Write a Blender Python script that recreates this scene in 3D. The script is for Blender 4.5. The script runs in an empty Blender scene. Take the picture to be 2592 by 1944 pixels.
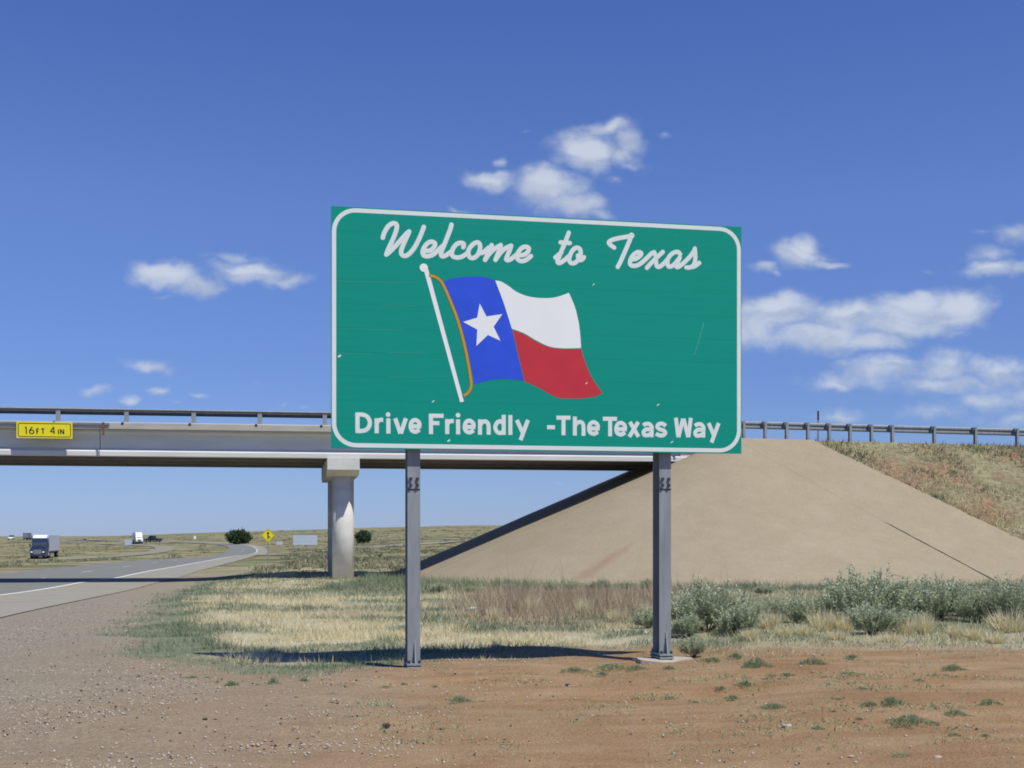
import bpy, bmesh, math, random
import numpy as np
from mathutils import Vector, Matrix
from mathutils.geometry import tessellate_polygon

C = bpy.context.scene
COL = C.collection
R = math.radians
rng = np.random.default_rng(7)
random.seed(7)

# ------------------------------------------------------------------ camera, sky, sun, exposure
EYE = 1.53
cam_d = bpy.data.cameras.new('camera')
cam = bpy.data.objects.new('camera', cam_d); COL.objects.link(cam)
cam.location = (0, 0, EYE); cam.rotation_euler = (R(90), 0, 0)
cam_d.sensor_width = 36; cam_d.lens = 42.3; cam_d.shift_y = 0.1485
cam_d.clip_start = 0.1; cam_d.clip_end = 20000
C.camera = cam
C.render.resolution_x = 1024; C.render.resolution_y = 768
C.view_settings.view_transform = 'Standard'; C.view_settings.look = 'None'
C.view_settings.exposure = -0.12; C.view_settings.gamma = 1.0
C.view_settings.use_curve_mapping = False
C.cycles.filter_width = 1.8

SUN_EL, SUN_AZ = 60.0, math.degrees(math.atan2(.71, -.70))
sd = Vector((math.sin(R(SUN_AZ))*math.cos(R(SUN_EL)), math.cos(R(SUN_AZ))*math.cos(R(SUN_EL)), math.sin(R(SUN_EL))))
sun_d = bpy.data.lights.new('sun', 'SUN'); sun = bpy.data.objects.new('sun', sun_d); COL.objects.link(sun)
sun_d.energy = 5.0; sun_d.angle = R(0.53); sun_d.color = (1.0, .955, .86)
sun.rotation_euler = sd.to_track_quat('Z', 'Y').to_euler(); sun.location = sd*200

W = bpy.data.worlds.new('World'); C.world = W; W.use_nodes = True
# clouds in the sky as (centre x, centre y, half width, half height, strength, turn) on a plane one unit to the north,
# measured in 1/3047ths
CLOUDS = [
 (1481,382,112,66,1.0,0),(1532,322,92,36,.8,-12),(1590,360,70,44,.85,10),(1598,415,66,26,.5,0),(1570,395,80,40,.7,0),
 (1245,459,95,34,.95,4),(1386,476,110,66,1.0,0),(1440,520,100,50,.95,0),(1512,548,66,20,.7,12),(1274,408,18,20,.55,0),(1690,335,28,14,.45,0),(1335,338,22,9,.35,0),(1166,538,46,13,.5,0),(1560,455,40,18,.45,20),
 (426,703,124,44,1.0,3),(500,725,84,38,.85,0),(632,694,138,36,.95,5),(728,712,80,20,.7,0),(595,657,112,24,.6,5),(420,756,50,12,.35,0),
 (371,927,70,24,.85,4),(422,942,44,13,.5,0),(239,984,56,16,.75,0),(403,990,44,15,.75,0),(327,1014,36,14,.75,0),(498,1000,36,12,.55,0),(447,1016,30,10,.4,0),(726,1026,24,12,.5,0),(767,1029,34,10,.45,0),(639,963,34,8,.3,0),
 (2025,648,96,42,1.0,0),(2046,622,54,34,.9,0),(1934,676,50,20,.8,0),(2095,664,62,16,.8,8),(1958,692,22,11,.5,0),
 (2514,670,125,33,.85,0),(2507,638,84,26,.65,0),(2584,670,80,24,.8,0),(2346,673,28,13,.45,0),(2577,585,80,32,.65,-10),(2497,594,56,14,.4,0),(2240,596,30,8,.3,0),(2330,610,25,8,.3,0),
 (1969,790,150,64,1.0,0),(1900,830,140,64,.95,0),(2147,806,140,56,1.0,0),(2304,786,165,58,1.1,-4),(2415,788,118,74,1.15,0),(2287,828,210,42,1.0,0),(2060,856,190,52,.95,0),(2200,870,175,36,.8,-4),(2427,850,86,26,.55,0),(2480,830,60,30,.5,0),
 (2112,964,110,32,.8,-4),(2235,936,150,52,.78,0),(2392,926,120,54,.8,0),(2532,944,120,54,.76,0),(2410,972,220,44,.7,0),(2600,985,130,60,.66,0),
 (2480,1014,200,50,.6,0),(2130,1047,100,26,.55,0),(2375,1042,160,40,.55,0),(2560,1060,160,40,.5,0),
 (460,1246,60,14,.3,0),(330,1262,140,16,.2,0),(700,1230,80,16,.2,0),(110,1262,120,14,.2,0),(1420,1230,30,10,.3,0),(1180,1240,40,14,.2,0)]

TOPS = [(2304,758,120,26), (2425,762,90,40), (1975,765,80,26), (2140,790,50,16), (2400,905,60,16), (2540,920,60,16), (2240,915,70,14), (2046,630,40,22), (1480,375,70,30), (1390,455,60,30), (1540,315,60,18), (1250,450,50,14), (420,690,70,18), (630,685,60,14), (2110,975,50,10), (2510,660,50,12)]
def build_world():
    nt = W.node_tree; nt.nodes.clear()
    N = lambda t: nt.nodes.new(t)
    L = nt.links.new
    out = N('ShaderNodeOutputWorld')
    sky = N('ShaderNodeTexSky'); sky.sky_type = 'NISHITA'; sky.sun_disc = False
    sky.sun_elevation = R(SUN_EL); sky.sun_rotation = R(SUN_AZ)
    sky.altitude = 900; sky.air_density = 1.0; sky.dust_density = 0.1; sky.ozone_density = 2.0
    tint = N('ShaderNodeMix'); tint.data_type = 'RGBA'; tint.blend_type = 'MULTIPLY'; tint.inputs[0].default_value = 1
    L(sky.outputs[0], tint.inputs[6])
    bg = N('ShaderNodeBackground'); bg.inputs[1].default_value = 0.115; L(tint.outputs[2], bg.inputs[0])
    tc = N('ShaderNodeTexCoord'); sp = N('ShaderNodeSeparateXYZ'); L(tc.outputs['Generated'], sp.inputs[0])
    tr = N('ShaderNodeValToRGB'); te = tr.color_ramp.elements
    te[0].position = 0.0; te[0].color = (.37, .50, .95, 1); te[1].position = 1.0; te[1].color = (.33, .48, .90, 1)
    k = te.new(.06); k.color = (.47, .57, .91, 1)
    k = te.new(.13); k.color = (.52, .62, .99, 1)
    k = te.new(.26); k.color = (.66, .77, 1.17, 1)
    k = te.new(.45); k.color = (.52, .72, 1.26, 1)
    L(sp.outputs[2], tr.inputs[0]); L(tr.outputs[0], tint.inputs[7])
    def M(op, a, b=None, clamp=False):
        n = N('ShaderNodeMath'); n.operation = op; n.use_clamp = clamp
        for i, v in enumerate((a, b)):
            if v is None: continue
            if isinstance(v, (int, float)): n.inputs[i].default_value = v
            else: L(v, n.inputs[i])
        return n.outputs[0]
    yy = M('MAXIMUM', sp.outputs[1], 0.02)
    u = M('DIVIDE', sp.outputs[0], yy); v = M('DIVIDE', sp.outputs[2], yy)
    cb = N('ShaderNodeCombineXYZ'); L(u, cb.inputs[0]); L(v, cb.inputs[1])
    def noise(vec, scale, det, rough, sx=1.0, sy=1.0, off=0.0):
        mp = N('ShaderNodeMapping'); mp.inputs['Scale'].default_value = (sx, sy, 1); mp.inputs['Location'].default_value = (off, off, off)
        L(vec, mp.inputs[0])
        n = N('ShaderNodeTexNoise'); n.inputs['Scale'].default_value = scale; n.inputs['Detail'].default_value = det
        n.inputs['Roughness'].default_value = rough; L(mp.outputs[0], n.inputs['Vector'])
        return n
    # domain warp
    w1 = noise(cb.outputs[0], 22, 3, .55)
    sub = N('ShaderNodeVectorMath'); sub.operation = 'SUBTRACT'; L(w1.outputs['Color'], sub.inputs[0]); sub.inputs[1].default_value = (.5, .5, .5)
    scl = N('ShaderNodeVectorMath'); scl.operation = 'SCALE'; L(sub.outputs[0], scl.inputs[0]); scl.inputs['Scale'].default_value = .028
    add = N('ShaderNodeVectorMath'); add.operation = 'ADD'; L(cb.outputs[0], add.inputs[0]); L(scl.outputs[0], add.inputs[1])
    warped = add.outputs[0]
    field = None; topf = None
    for (cx, cy, rx, ry, s, a) in CLOUDS:
        mp = N('ShaderNodeMapping'); mp.vector_type = 'TEXTURE'
        mp.inputs['Location'].default_value = ((cx-1296)/3047, (1357-cy)/3047, 0)
        mp.inputs['Rotation'].default_value = (0, 0, R(-a))
        mp.inputs['Scale'].default_value = (rx*1.25/3047, ry*1.25/3047, 1)
        L(warped, mp.inputs[0])
        g = N('ShaderNodeTexGradient'); g.gradient_type = 'SPHERICAL'; L(mp.outputs[0], g.inputs[0])
        f = M('MULTIPLY', g.outputs[1], s)
        field = f if field is None else M('MAXIMUM', field, f)
    n1 = noise(cb.outputs[0], 34, 7, .6, 1, 1.5)
    n2 = noise(cb.outputs[0], 34, 7, .6, 1, 1.5, .0)
    # density = field + noise
    d = M('ADD', M('MULTIPLY', field, 1.5), M('MULTIPLY', M('SUBTRACT', n1.outputs['Fac'], .62), 1.15))
    mask = M('GREATER_THAN', sp.outputs[1], .03)
    gate = M('MULTIPLY', field, 6.0, True)
    mr = N('ShaderNodeMapRange'); mr.interpolation_type = 'SMOOTHERSTEP'
    mr.inputs[1].default_value = 0.0; mr.inputs[2].default_value = 1.15; mr.inputs[3].default_value = 0; mr.inputs[4].default_value = .76
    L(d, mr.inputs[0])
    dens = M('MULTIPLY', M('MULTIPLY', mr.outputs[0], gate), mask, True)
    # self shading: thick parts with soft grey-blue folds
    n3 = noise(warped, 26, 5, .55, 1, 2.2, 3.0)
    fold = N('ShaderNodeMapRange'); fold.inputs[1].default_value = .35; fold.inputs[2].default_value = .62
    L(n3.outputs['Fac'], fold.inputs[0])
    cr = N('ShaderNodeMix'); cr.data_type = 'RGBA'
    L(fold.outputs[0], cr.inputs[0]); cr.inputs[6].default_value = (.47, .55, .70, 1); cr.inputs[7].default_value = (.68, .74, .83, 1)
    top = None
    for (cx, cy, rx, ry) in TOPS:
        mp = N('ShaderNodeMapping'); mp.vector_type = 'TEXTURE'
        mp.inputs['Location'].default_value = ((cx-1296)/3047, (1357-cy)/3047, 0); mp.inputs['Scale'].default_value = (rx*1.3/3047, ry*1.3/3047, 1)
        L(warped, mp.inputs[0]); g = N('ShaderNodeTexGradient'); g.gradient_type = 'SPHERICAL'; L(mp.outputs[0], g.inputs[0])
        top = g.outputs[1] if top is None else M('MAXIMUM', top, g.outputs[1])
    tm = N('ShaderNodeMapRange'); tm.interpolation_type = 'SMOOTHSTEP'; tm.inputs[1].default_value = .05; tm.inputs[2].default_value = .6; L(M('ADD', top, M('MULTIPLY', M('SUBTRACT', n1.outputs['Fac'], .5), .8)), tm.inputs[0])
    cr2 = N('ShaderNodeMix'); cr2.data_type = 'RGBA'; L(tm.outputs[0], cr2.inputs[0]); L(cr.outputs[2], cr2.inputs[6]); cr2.inputs[7].default_value = (.76, .81, .88, 1)
    bg2 = N('ShaderNodeBackground'); L(cr2.outputs[2], bg2.inputs[0]); bg2.inputs[1].default_value = 1.0
    mx = N('ShaderNodeMixShader'); L(dens, mx.inputs[0]); L(bg.outputs[0], mx.inputs[1]); L(bg2.outputs[0], mx.inputs[2])
    L(mx.outputs[0], out.inputs[0])
build_world()

# ------------------------------------------------------------------ helpers
def tag(o, label=None, cat=None, group=None, kind=None):
    if label: o['label'] = label
    if cat: o['category'] = cat
    if group: o['group'] = group
    if kind: o['kind'] = kind
    return o
def empty(name, loc, rz=0, label=None, cat=None, group=None):
    o = bpy.data.objects.new(name, None); COL.objects.link(o)
    o.location = loc; o.rotation_euler = (0, 0, rz); o.empty_display_size = .2
    return tag(o, label, cat, group)
def link_mesh(name, me, mat=None, parent=None, loc=None):
    o = bpy.data.objects.new(name, me); COL.objects.link(o)
    if mat is not None and not me.materials: me.materials.append(mat)
    if parent is not None: o.parent = parent
    if loc is not None: o.location = loc
    return o
def copy_tree(o, parent=None):
    c = o.copy(); COL.objects.link(c)
    if parent is not None: c.parent = parent
    for ch in list(o.children): copy_tree(ch, c)
    return c

class MB:
    """collects shapes into one mesh"""
    def __init__(s): s.v = []; s.f = []
    def add(s, vs, fs):
        b = len(s.v); s.v += [tuple(p) for p in vs]; s.f += [tuple(b+i for i in f) for f in fs]; return s
    def box(s, x0, x1, y0, y1, z0, z1, m=None):
        vs = [(x0,y0,z0),(x1,y0,z0),(x1,y1,z0),(x0,y1,z0),(x0,y0,z1),(x1,y0,z1),(x1,y1,z1),(x0,y1,z1)]
        if m is not None: vs = [tuple(m @ Vector(p)) for p in vs]
        return s.add(vs, [(0,3,2,1),(4,5,6,7),(0,1,5,4),(1,2,6,5),(2,3,7,6),(3,0,4,7)])
    def prism(s, poly, axis, a, b):
        """poly in the two other axes, extruded along axis from a to b"""
        n = len(poly)
        def p3(q, t):
            return {'x': (t, q[0], q[1]), 'y': (q[0], t, q[1]), 'z': (q[0], q[1], t)}[axis]
        vs = [p3(q, a) for q in poly]+[p3(q, b) for q in poly]
        fs = [tuple(range(n))[::-1], tuple(range(n, 2*n))]+[(i, (i+1) % n, n+(i+1) % n, n+i) for i in range(n)]
        return s.add(vs, fs)
    def tube(s, p0, p1, r0, r1=None, n=12, caps=True):
        r1 = r0 if r1 is None else r1
        p0 = Vector(p0); p1 = Vector(p1); d = (p1-p0).normalized()
        a = d.orthogonal().normalized(); b = d.cross(a)
        vs = []
        for p, r in ((p0, r0), (p1, r1)):
            for i in range(n):
                t = 2*math.pi*i/n; vs.append(p+a*math.cos(t)*r+b*math.sin(t)*r)
        fs = [(i, (i+1) % n, n+(i+1) % n, n+i) for i in range(n)]
        if caps: fs += [tuple(range(n))[::-1], tuple(range(n, 2*n))]
        return s.add(vs, fs)
    def mesh(s, name):
        me = bpy.data.meshes.new(name); me.from_pydata(s.v, [], s.f); me.validate()
        bm = bmesh.new(); bm.from_mesh(me); bmesh.ops.recalc_face_normals(bm, faces=bm.faces); bm.to_mesh(me); bm.free()
        return me
    def obj(s, name, mat, parent=None, bevel=0, smooth=False, loc=None):
        me = s.mesh(name); o = link_mesh(name, me, mat, parent, loc)
        if bevel:
            m = o.modifiers.new('b', 'BEVEL'); m.width = bevel; m.segments = 1; m.limit_method = 'ANGLE'; m.angle_limit = R(40)
        if smooth:
            for p in me.polygons: p.use_smooth = True
        return o

def fast_mesh(name, V, F, attrs=None, smooth=False):
    V = np.asarray(V, np.float32); F = np.asarray(F, np.int32)
    k = F.shape[1]
    me = bpy.data.meshes.new(name)
    me.vertices.add(len(V)); me.vertices.foreach_set('co', V.ravel())
    me.loops.add(F.size); me.loops.foreach_set('vertex_index', F.ravel())
    me.polygons.add(len(F)); me.polygons.foreach_set('loop_start', np.arange(0, F.size, k, dtype=np.int32))
    me.polygons.foreach_set('loop_total', np.full(len(F), k, np.int32))
    if smooth: me.polygons.foreach_set('use_smooth', np.ones(len(F), bool))
    for an, av in (attrs or {}).items():
        a = me.attributes.new(an, 'FLOAT', 'POINT'); a.data.foreach_set('value', np.asarray(av, np.float32))
    me.update(calc_edges=True); me.validate()
    return me

def hash2(ix, iy, seed):
    h = (ix.astype(np.int64)*374761393+iy.astype(np.int64)*668265263+seed*974634321) & 0xffffffff
    h = ((h ^ (h >> 13))*1274126177) & 0xffffffff
    return ((h ^ (h >> 16)) & 0xffffff)/float(0xffffff)
def vnoise(x, y, seed=0):
    x = np.asarray(x, float); y = np.asarray(y, float)
    x0 = np.floor(x); y0 = np.floor(y); fx = x-x0; fy = y-y0
    fx = fx*fx*(3-2*fx); fy = fy*fy*(3-2*fy)
    a = hash2(x0, y0, seed); b = hash2(x0+1, y0, seed); c = hash2(x0, y0+1, seed); d = hash2(x0+1, y0+1, seed)
    return (a*(1-fx)+b*fx)*(1-fy)+(c*(1-fx)+d*fx)*fy
def fbm(x, y, seed=0, oct=4):
    t = 0; amp = .5; s = 0
    for i in range(oct):
        t = t+amp*vnoise(np.asarray(x)*2**i, np.asarray(y)*2**i, seed+i*17); s += amp; amp *= .5
    return t/s
def sstep(x, a, b):
    t = np.clip((np.asarray(x, float)-a)/(b-a), 0, 1); return t*t*(3-2*t)

# ---- materials
def mat(name, base, rough=.8, var=.12, scale=6.0, bump=0.0, bscale=40.0, metal=0.0, spec=.3, attr=None, attr_cols=None, streak=None, trans=0.0):
    m = bpy.data.materials.new(name); m.use_nodes = True
    nt = m.node_tree; N = nt.nodes.new; L = nt.links.new
    b = nt.nodes['Principled BSDF']; b.inputs['Roughness'].default_value = rough; b.inputs['Metallic'].default_value = metal
    b.inputs['Specular IOR Level'].default_value = spec
    tc = N('ShaderNodeTexCoord')
    n = N('ShaderNodeTexNoise'); n.inputs['Scale'].default_value = scale; n.inputs['Detail'].default_value = 6; n.inputs['Roughness'].default_value = .6
    if streak:
        mp = N('ShaderNodeMapping'); mp.inputs['Scale'].default_value = streak; L(tc.outputs['Object'], mp.inputs[0]); L(mp.outputs[0], n.inputs['Vector'])
    else: L(tc.outputs['Object'], n.inputs['Vector'])
    r = N('ShaderNodeValToRGB')
    if attr:
        at = N('ShaderNodeAttribute'); at.attribute_name = attr
        r.color_ramp.elements.remove(r.color_ramp.elements[1])
        for i, c in enumerate(attr_cols):
            p = i/(len(attr_cols)-1)
            e = r.color_ramp.elements[0] if i == 0 else r.color_ramp.elements.new(p)
            e.position = p; e.color = (*c, 1)
        L(at.outputs['Fac'], r.inputs[0])
    else:
        lo = tuple(c*(1-var) for c in base); hi = tuple(min(1, c*(1+var)) for c in base)
        r.color_ramp.elements[0].position = .3; r.color_ramp.elements[0].color = (*lo, 1)
        r.color_ramp.elements[1].position = .7; r.color_ramp.elements[1].color = (*hi, 1)
        L(n.outputs['Fac'], r.inputs[0])
    L(r.outputs[0], b.inputs['Base Color'])
    if bump:
        n2 = N('ShaderNodeTexNoise'); n2.inputs['Scale'].default_value = bscale; n2.inputs['Detail'].default_value = 5
        L(tc.outputs['Object'], n2.inputs['Vector'])
        bp = N('ShaderNodeBump'); bp.inputs['Strength'].default_value = bump; bp.inputs['Distance'].default_value = .02
        L(n2.outputs['Fac'], bp.inputs['Height']); L(bp.outputs[0], b.inputs['Normal'])
    if trans:
        tr = N('ShaderNodeBsdfTranslucent'); L(r.outputs[0], tr.inputs[0])
        mx = N('ShaderNodeMixShader'); mx.inputs[0].default_value = trans
        L(b.outputs[0], mx.inputs[1]); L(tr.outputs[0], mx.inputs[2]); L(mx.outputs[0], nt.nodes['Material Output'].inputs[0])
    return m

M = {}
M['sign_green'] = mat('sign_green', (.003, .285, .21), .7, .04, 3, streak=(.4, 1, 6), spec=.15)
M['sign_white'] = mat('sign_white', (.69, .76, .735), .6, .03, 5)
M['flag_white'] = mat('flag_white', (.80, .84, .82), .6, .03, 3)
M['flag_blue'] = mat('flag_blue', (.025, .085, .66), .55, .08, 4)
M['flag_red'] = mat('flag_red', (.52, .032, .045), .55, .06, 4)
M['flag_gold'] = mat('flag_gold', (.52, .30, .035), .6, .06, 8)
M['print_black'] = mat('print_black', (.02, .02, .02), .6, .1)
M['scuff'] = mat('scuffed_sheeting', (.12, .42, .33), .7, .1, 5)
M['sign_back'] = mat('sign_back', (.36, .38, .40), .5, .08, 3, metal=.3)
M['galv'] = mat('galvanised_steel', (.275, .305, .32), .62, .16, 3.0, metal=.25, streak=(3, 3, .5))
M['galv_dark'] = mat('weathered_galvanised_steel', (.20, .22, .25), .6, .18, 5.0, metal=.25)
M['rail_dark'] = mat('shade_dark_rail', (.075, .085, .11), .7, .2, 4)  # rail steel darkened: shade below the top tube is put into the colour
M['bolt'] = mat('dark_bolt', (.06, .06, .065), .6, .2, metal=.4)
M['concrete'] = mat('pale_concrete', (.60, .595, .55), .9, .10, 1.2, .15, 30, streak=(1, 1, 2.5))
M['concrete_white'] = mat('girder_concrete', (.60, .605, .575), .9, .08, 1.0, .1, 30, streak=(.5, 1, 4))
M['curb'] = mat('curb_concrete', (.42, .40, .35), .9, .14, 1.2, .15, 30, streak=(.6, 1, 3))
M['footing'] = mat('footing_concrete', (.42, .39, .31), .95, .12, 8, .3, 40)
M['shade_concrete'] = mat('shade_dark_concrete', (.20, .19, .18), .95, .15, 1.5, .2, 30)  # girder concrete darkened: the shade under the deck is put into the colour
M['yellow'] = mat('sign_yellow', (.78, .68, .02), .6, .04, 5)
M['rust'] = mat('rusty_steel', (.16, .08, .06), .85, .3, 10)
M['lane_paint'] = mat('road_paint', (.62, .63, .60), .8, .12, 8)
M['rubber'] = mat('rubber', (.02, .02, .022), .9, .2)
M['chrome'] = mat('chrome', (.6, .6, .62), .25, .05, metal=.9)
M['glass'] = mat('vehicle_glass', (.02, .025, .035), .35, .1, spec=.3)
M['truck_blue'] = mat('truck_blue', (.010, .026, .075), .4, .08)
M['truck_white'] = mat('truck_white', (.82, .83, .84), .45, .03)
M['trailer'] = mat('trailer_silver', (.48, .50, .54), .5, .06, 2)
M['dark_paint'] = mat('dark_vehicle_paint', (.035, .04, .06), .4, .1)
M['grey_paint'] = mat('grey_vehicle_paint', (.16, .19, .27), .5, .1)
M['bark'] = mat('bark', (.10, .085, .07), .95, .25, 12, .4, 30)
M['stone'] = mat('limestone', (.46, .41, .34), .9, .15, 20, .4, 40)
M['stone_dark'] = mat('dark_stone', (.05, .045, .045), .9, .2, 20, .3, 40)
M['litter'] = mat('white_litter', (.72, .74, .76), .7, .06, 10)
M['bottle'] = mat('pale_plastic', (.42, .50, .46), .4, .08, 10)
M['straw'] = mat('dry_straw', (1, 1, 1), .85, attr='tone', attr_cols=[(.50, .43, .25), (.64, .57, .34), (.75, .68, .43), (.79, .73, .50)], trans=.25, spec=.15)
M['green'] = mat('green_blades', (1, 1, 1), .85, attr='tone', attr_cols=[(.13, .175, .105), (.19, .24, .145), (.26, .305, .19), (.36, .38, .24)], trans=.25, spec=.15)
M['brown'] = mat('brown_stalks', (1, 1, 1), .9, attr='tone', attr_cols=[(.30, .22, .15), (.40, .31, .21), (.48, .40, .27), (.52, .46, .31)], trans=.2, spec=.1)
M['sage'] = mat('sage_leaf', (1, 1, 1), .85, attr='tone', attr_cols=[(.22, .265, .165), (.36, .405, .26), (.48, .525, .35), (.58, .61, .44)], trans=.2, spec=.15)
M['weed'] = mat('weed_leaf', (1, 1, 1), .8, attr='tone', attr_cols=[(.17, .225, .115), (.25, .315, .165), (.33, .39, .22), (.43, .46, .29)], trans=.25, spec=.15)
M['scrub'] = mat('scrub_leaf', (1, 1, 1), .9, attr='tone', attr_cols=[(.15, .165, .10), (.22, .23, .145), (.31, .295, .185), (.42, .385, .25)], trans=.15, spec=.1)
M['tree'] = mat('tree_leaf', (1, 1, 1), .8, attr='tone', attr_cols=[(.03, .06, .028), (.055, .10, .042), (.09, .14, .06)], trans=.2, spec=.15)

# ------------------------------------------------------------------ terrain
def H(x, y):
    x = np.asarray(x, float); y = np.asarray(y, float)
    z = -0.22*sstep(y, 20, 46)
    z = z-0.14*sstep(-x-.12*y, 3.0, 9.0)*sstep(y, 4, 40)
    z = z+0.10*sstep(x, .5, 3.5)*(1-sstep(y, 18, 40))
    z = z-0.15*sstep(y, 47, 60)*sstep(-x, 11, 16)
    z = z-1.95*sstep(y, 55, 175)*sstep(-x, 20, 66)
    z = z-0.35*sstep(y, 60, 160)*sstep(x+.25*y, 0, 40)*(1-sstep(y, 160, 300))
    hill = 9.6*sstep(x/np.maximum(y, 200.)*1000., -470, -40)
    z = z+hill*sstep(y, 140, 1000)
    z = z+1.6*sstep(y, 300, 900)*sstep(-x, 0, 60)
    return z
def Hs(x, y): return float(H(x, y))
def ground_at(u, v):
    a = (u-1296)/3047; b = (1357-v)/3047
    lo = 4.0; y = lo
    while y < 4000:
        if EYE+b*y < Hs(a*y, y): break
        y *= 1.01
    lo, hi = y/1.01, y
    for _ in range(30):
        m = (lo+hi)/2
        if EYE+b*m < Hs(a*m, m): hi = m
        else: lo = m
    return a*hi, hi, Hs(a*hi, hi)

def smooth_path(pts, n=8):
    out = []
    P = [pts[0]]+list(pts)+[pts[-1]]
    for i in range(1, len(P)-2):
        p0, p1, p2, p3 = [np.array(q, float) for q in P[i-1:i+3]]
        for k in range(n):
            t = k/n
            out.append(.5*((2*p1)+(-p0+p2)*t+(2*p0-5*p1+4*p2-p3)*t*t+(-p0+3*p1-3*p2+p3)*t**3))
    out.append(np.array(P[-2], float)); return out

# right-hand edge line of the near carriageway, as (x, y) on the ground
ROAD = smooth_path([(-6.5, -70), (-8, -40), (-9.2, -10), (-10.5, 4), (-13.3, 22), (-15.43, 36.3), (-17.2, 48), (-19.3, 60), (-20.95, 70.2), (-22.9, 84.7), (-26.4, 108), (-33.6, 150), (-42, 195), (-53, 250), (-66.3, 312), (-80.5, 367), (-96, 408), (-124, 463), (-180, 560), (-300, 760)], 8)
FARROAD = [np.array(p) for p in smooth_path([(-78, -70), (-78, 60), (-77, 120), (-76, 180), (-76.5, 215), (-78, 246), (-83, 280), (-91, 315), (-102, 352), (-115, 385), (-150, 450), (-230, 580), (-400, 800)], 8)]
def path_x(path, y):
    P = np.array(path); return np.interp(y, P[:, 1], P[:, 0])
SH_W = lambda y: np.interp(y, [-70, 22, 36, 50, 65, 90, 1000], [3.6, 3.6, 3.1, 2.95, 2.75, 2.4, 2.4])   # paved shoulder width

# bridge frame: s along the bridge to the right, t away from the camera
BA = R(9.0); BC, BS = math.cos(BA), math.sin(BA); P0 = (-6.79, 48.0)
def bw(s, t): return (P0[0]+s*BC-t*BS, P0[1]+s*BS+t*BC)
def s_at(u, t=0.0):
    k = (u-1296)/3047
    return (k*(P0[1]+t*BC)-P0[0]+t*BS)/(BC-k*BS)
SC, KS, KF, TOPZ, BWID = 16.2, 1.82, 2.3, 5.65, 8.1
def emb_h(x, y):
    """height drop below the embankment top at a ground point"""
    s = (x-P0[0])*BC+(y-P0[1])*BS; t = -(x-P0[0])*BS+(y-P0[1])*BC
    ds = np.maximum(SC-s, 0)/KF; dt = np.maximum(np.maximum(-t, t-BWID-1.0), 0)/KS
    return np.sqrt(ds*ds+dt*dt)

GRASS_EDGE = [(-13.6, 62), (-12.0, 46), (-10.9, 39), (-9.0, 30), (-7.2, 23), (-5.75, 17.6), (-5.2, 15.6), (-4.5, 14.7), (-3.4, 13.7), (-2.3, 13.2), (-1.6, 13.7), (-1.1, 15.0), (0, 15.7), (1.0, 15.8), (2.0, 15.3), (2.7, 14.9), (3.5, 15.3), (4.4, 15.2), (6.3, 14.6), (9, 14.2), (30, 14)]
GP = np.array(GRASS_EDGE)
def in_grass(x, y):
    """signed-ish amount: > 0 inside the grass"""
    x = np.asarray(x, float); y = np.asarray(y, float)
    idx = np.argmin(GP[:, 1]*0+np.abs(GP[:, 0]+2.3)+np.abs(GP[:, 1]-13.2))
    Lf = GP[:idx+1][::-1]
    xl = np.interp(y, Lf[:, 1], Lf[:, 0]); xl = np.where(y > 62, -13.6-(y-62)*.13, xl)
    Rt = GP[idx:]
    yb = np.interp(x, Rt[:, 0], Rt[:, 1], left=13.2)
    a = (x-xl)*.8; b = y-yb
    return np.minimum(a, b)

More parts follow.
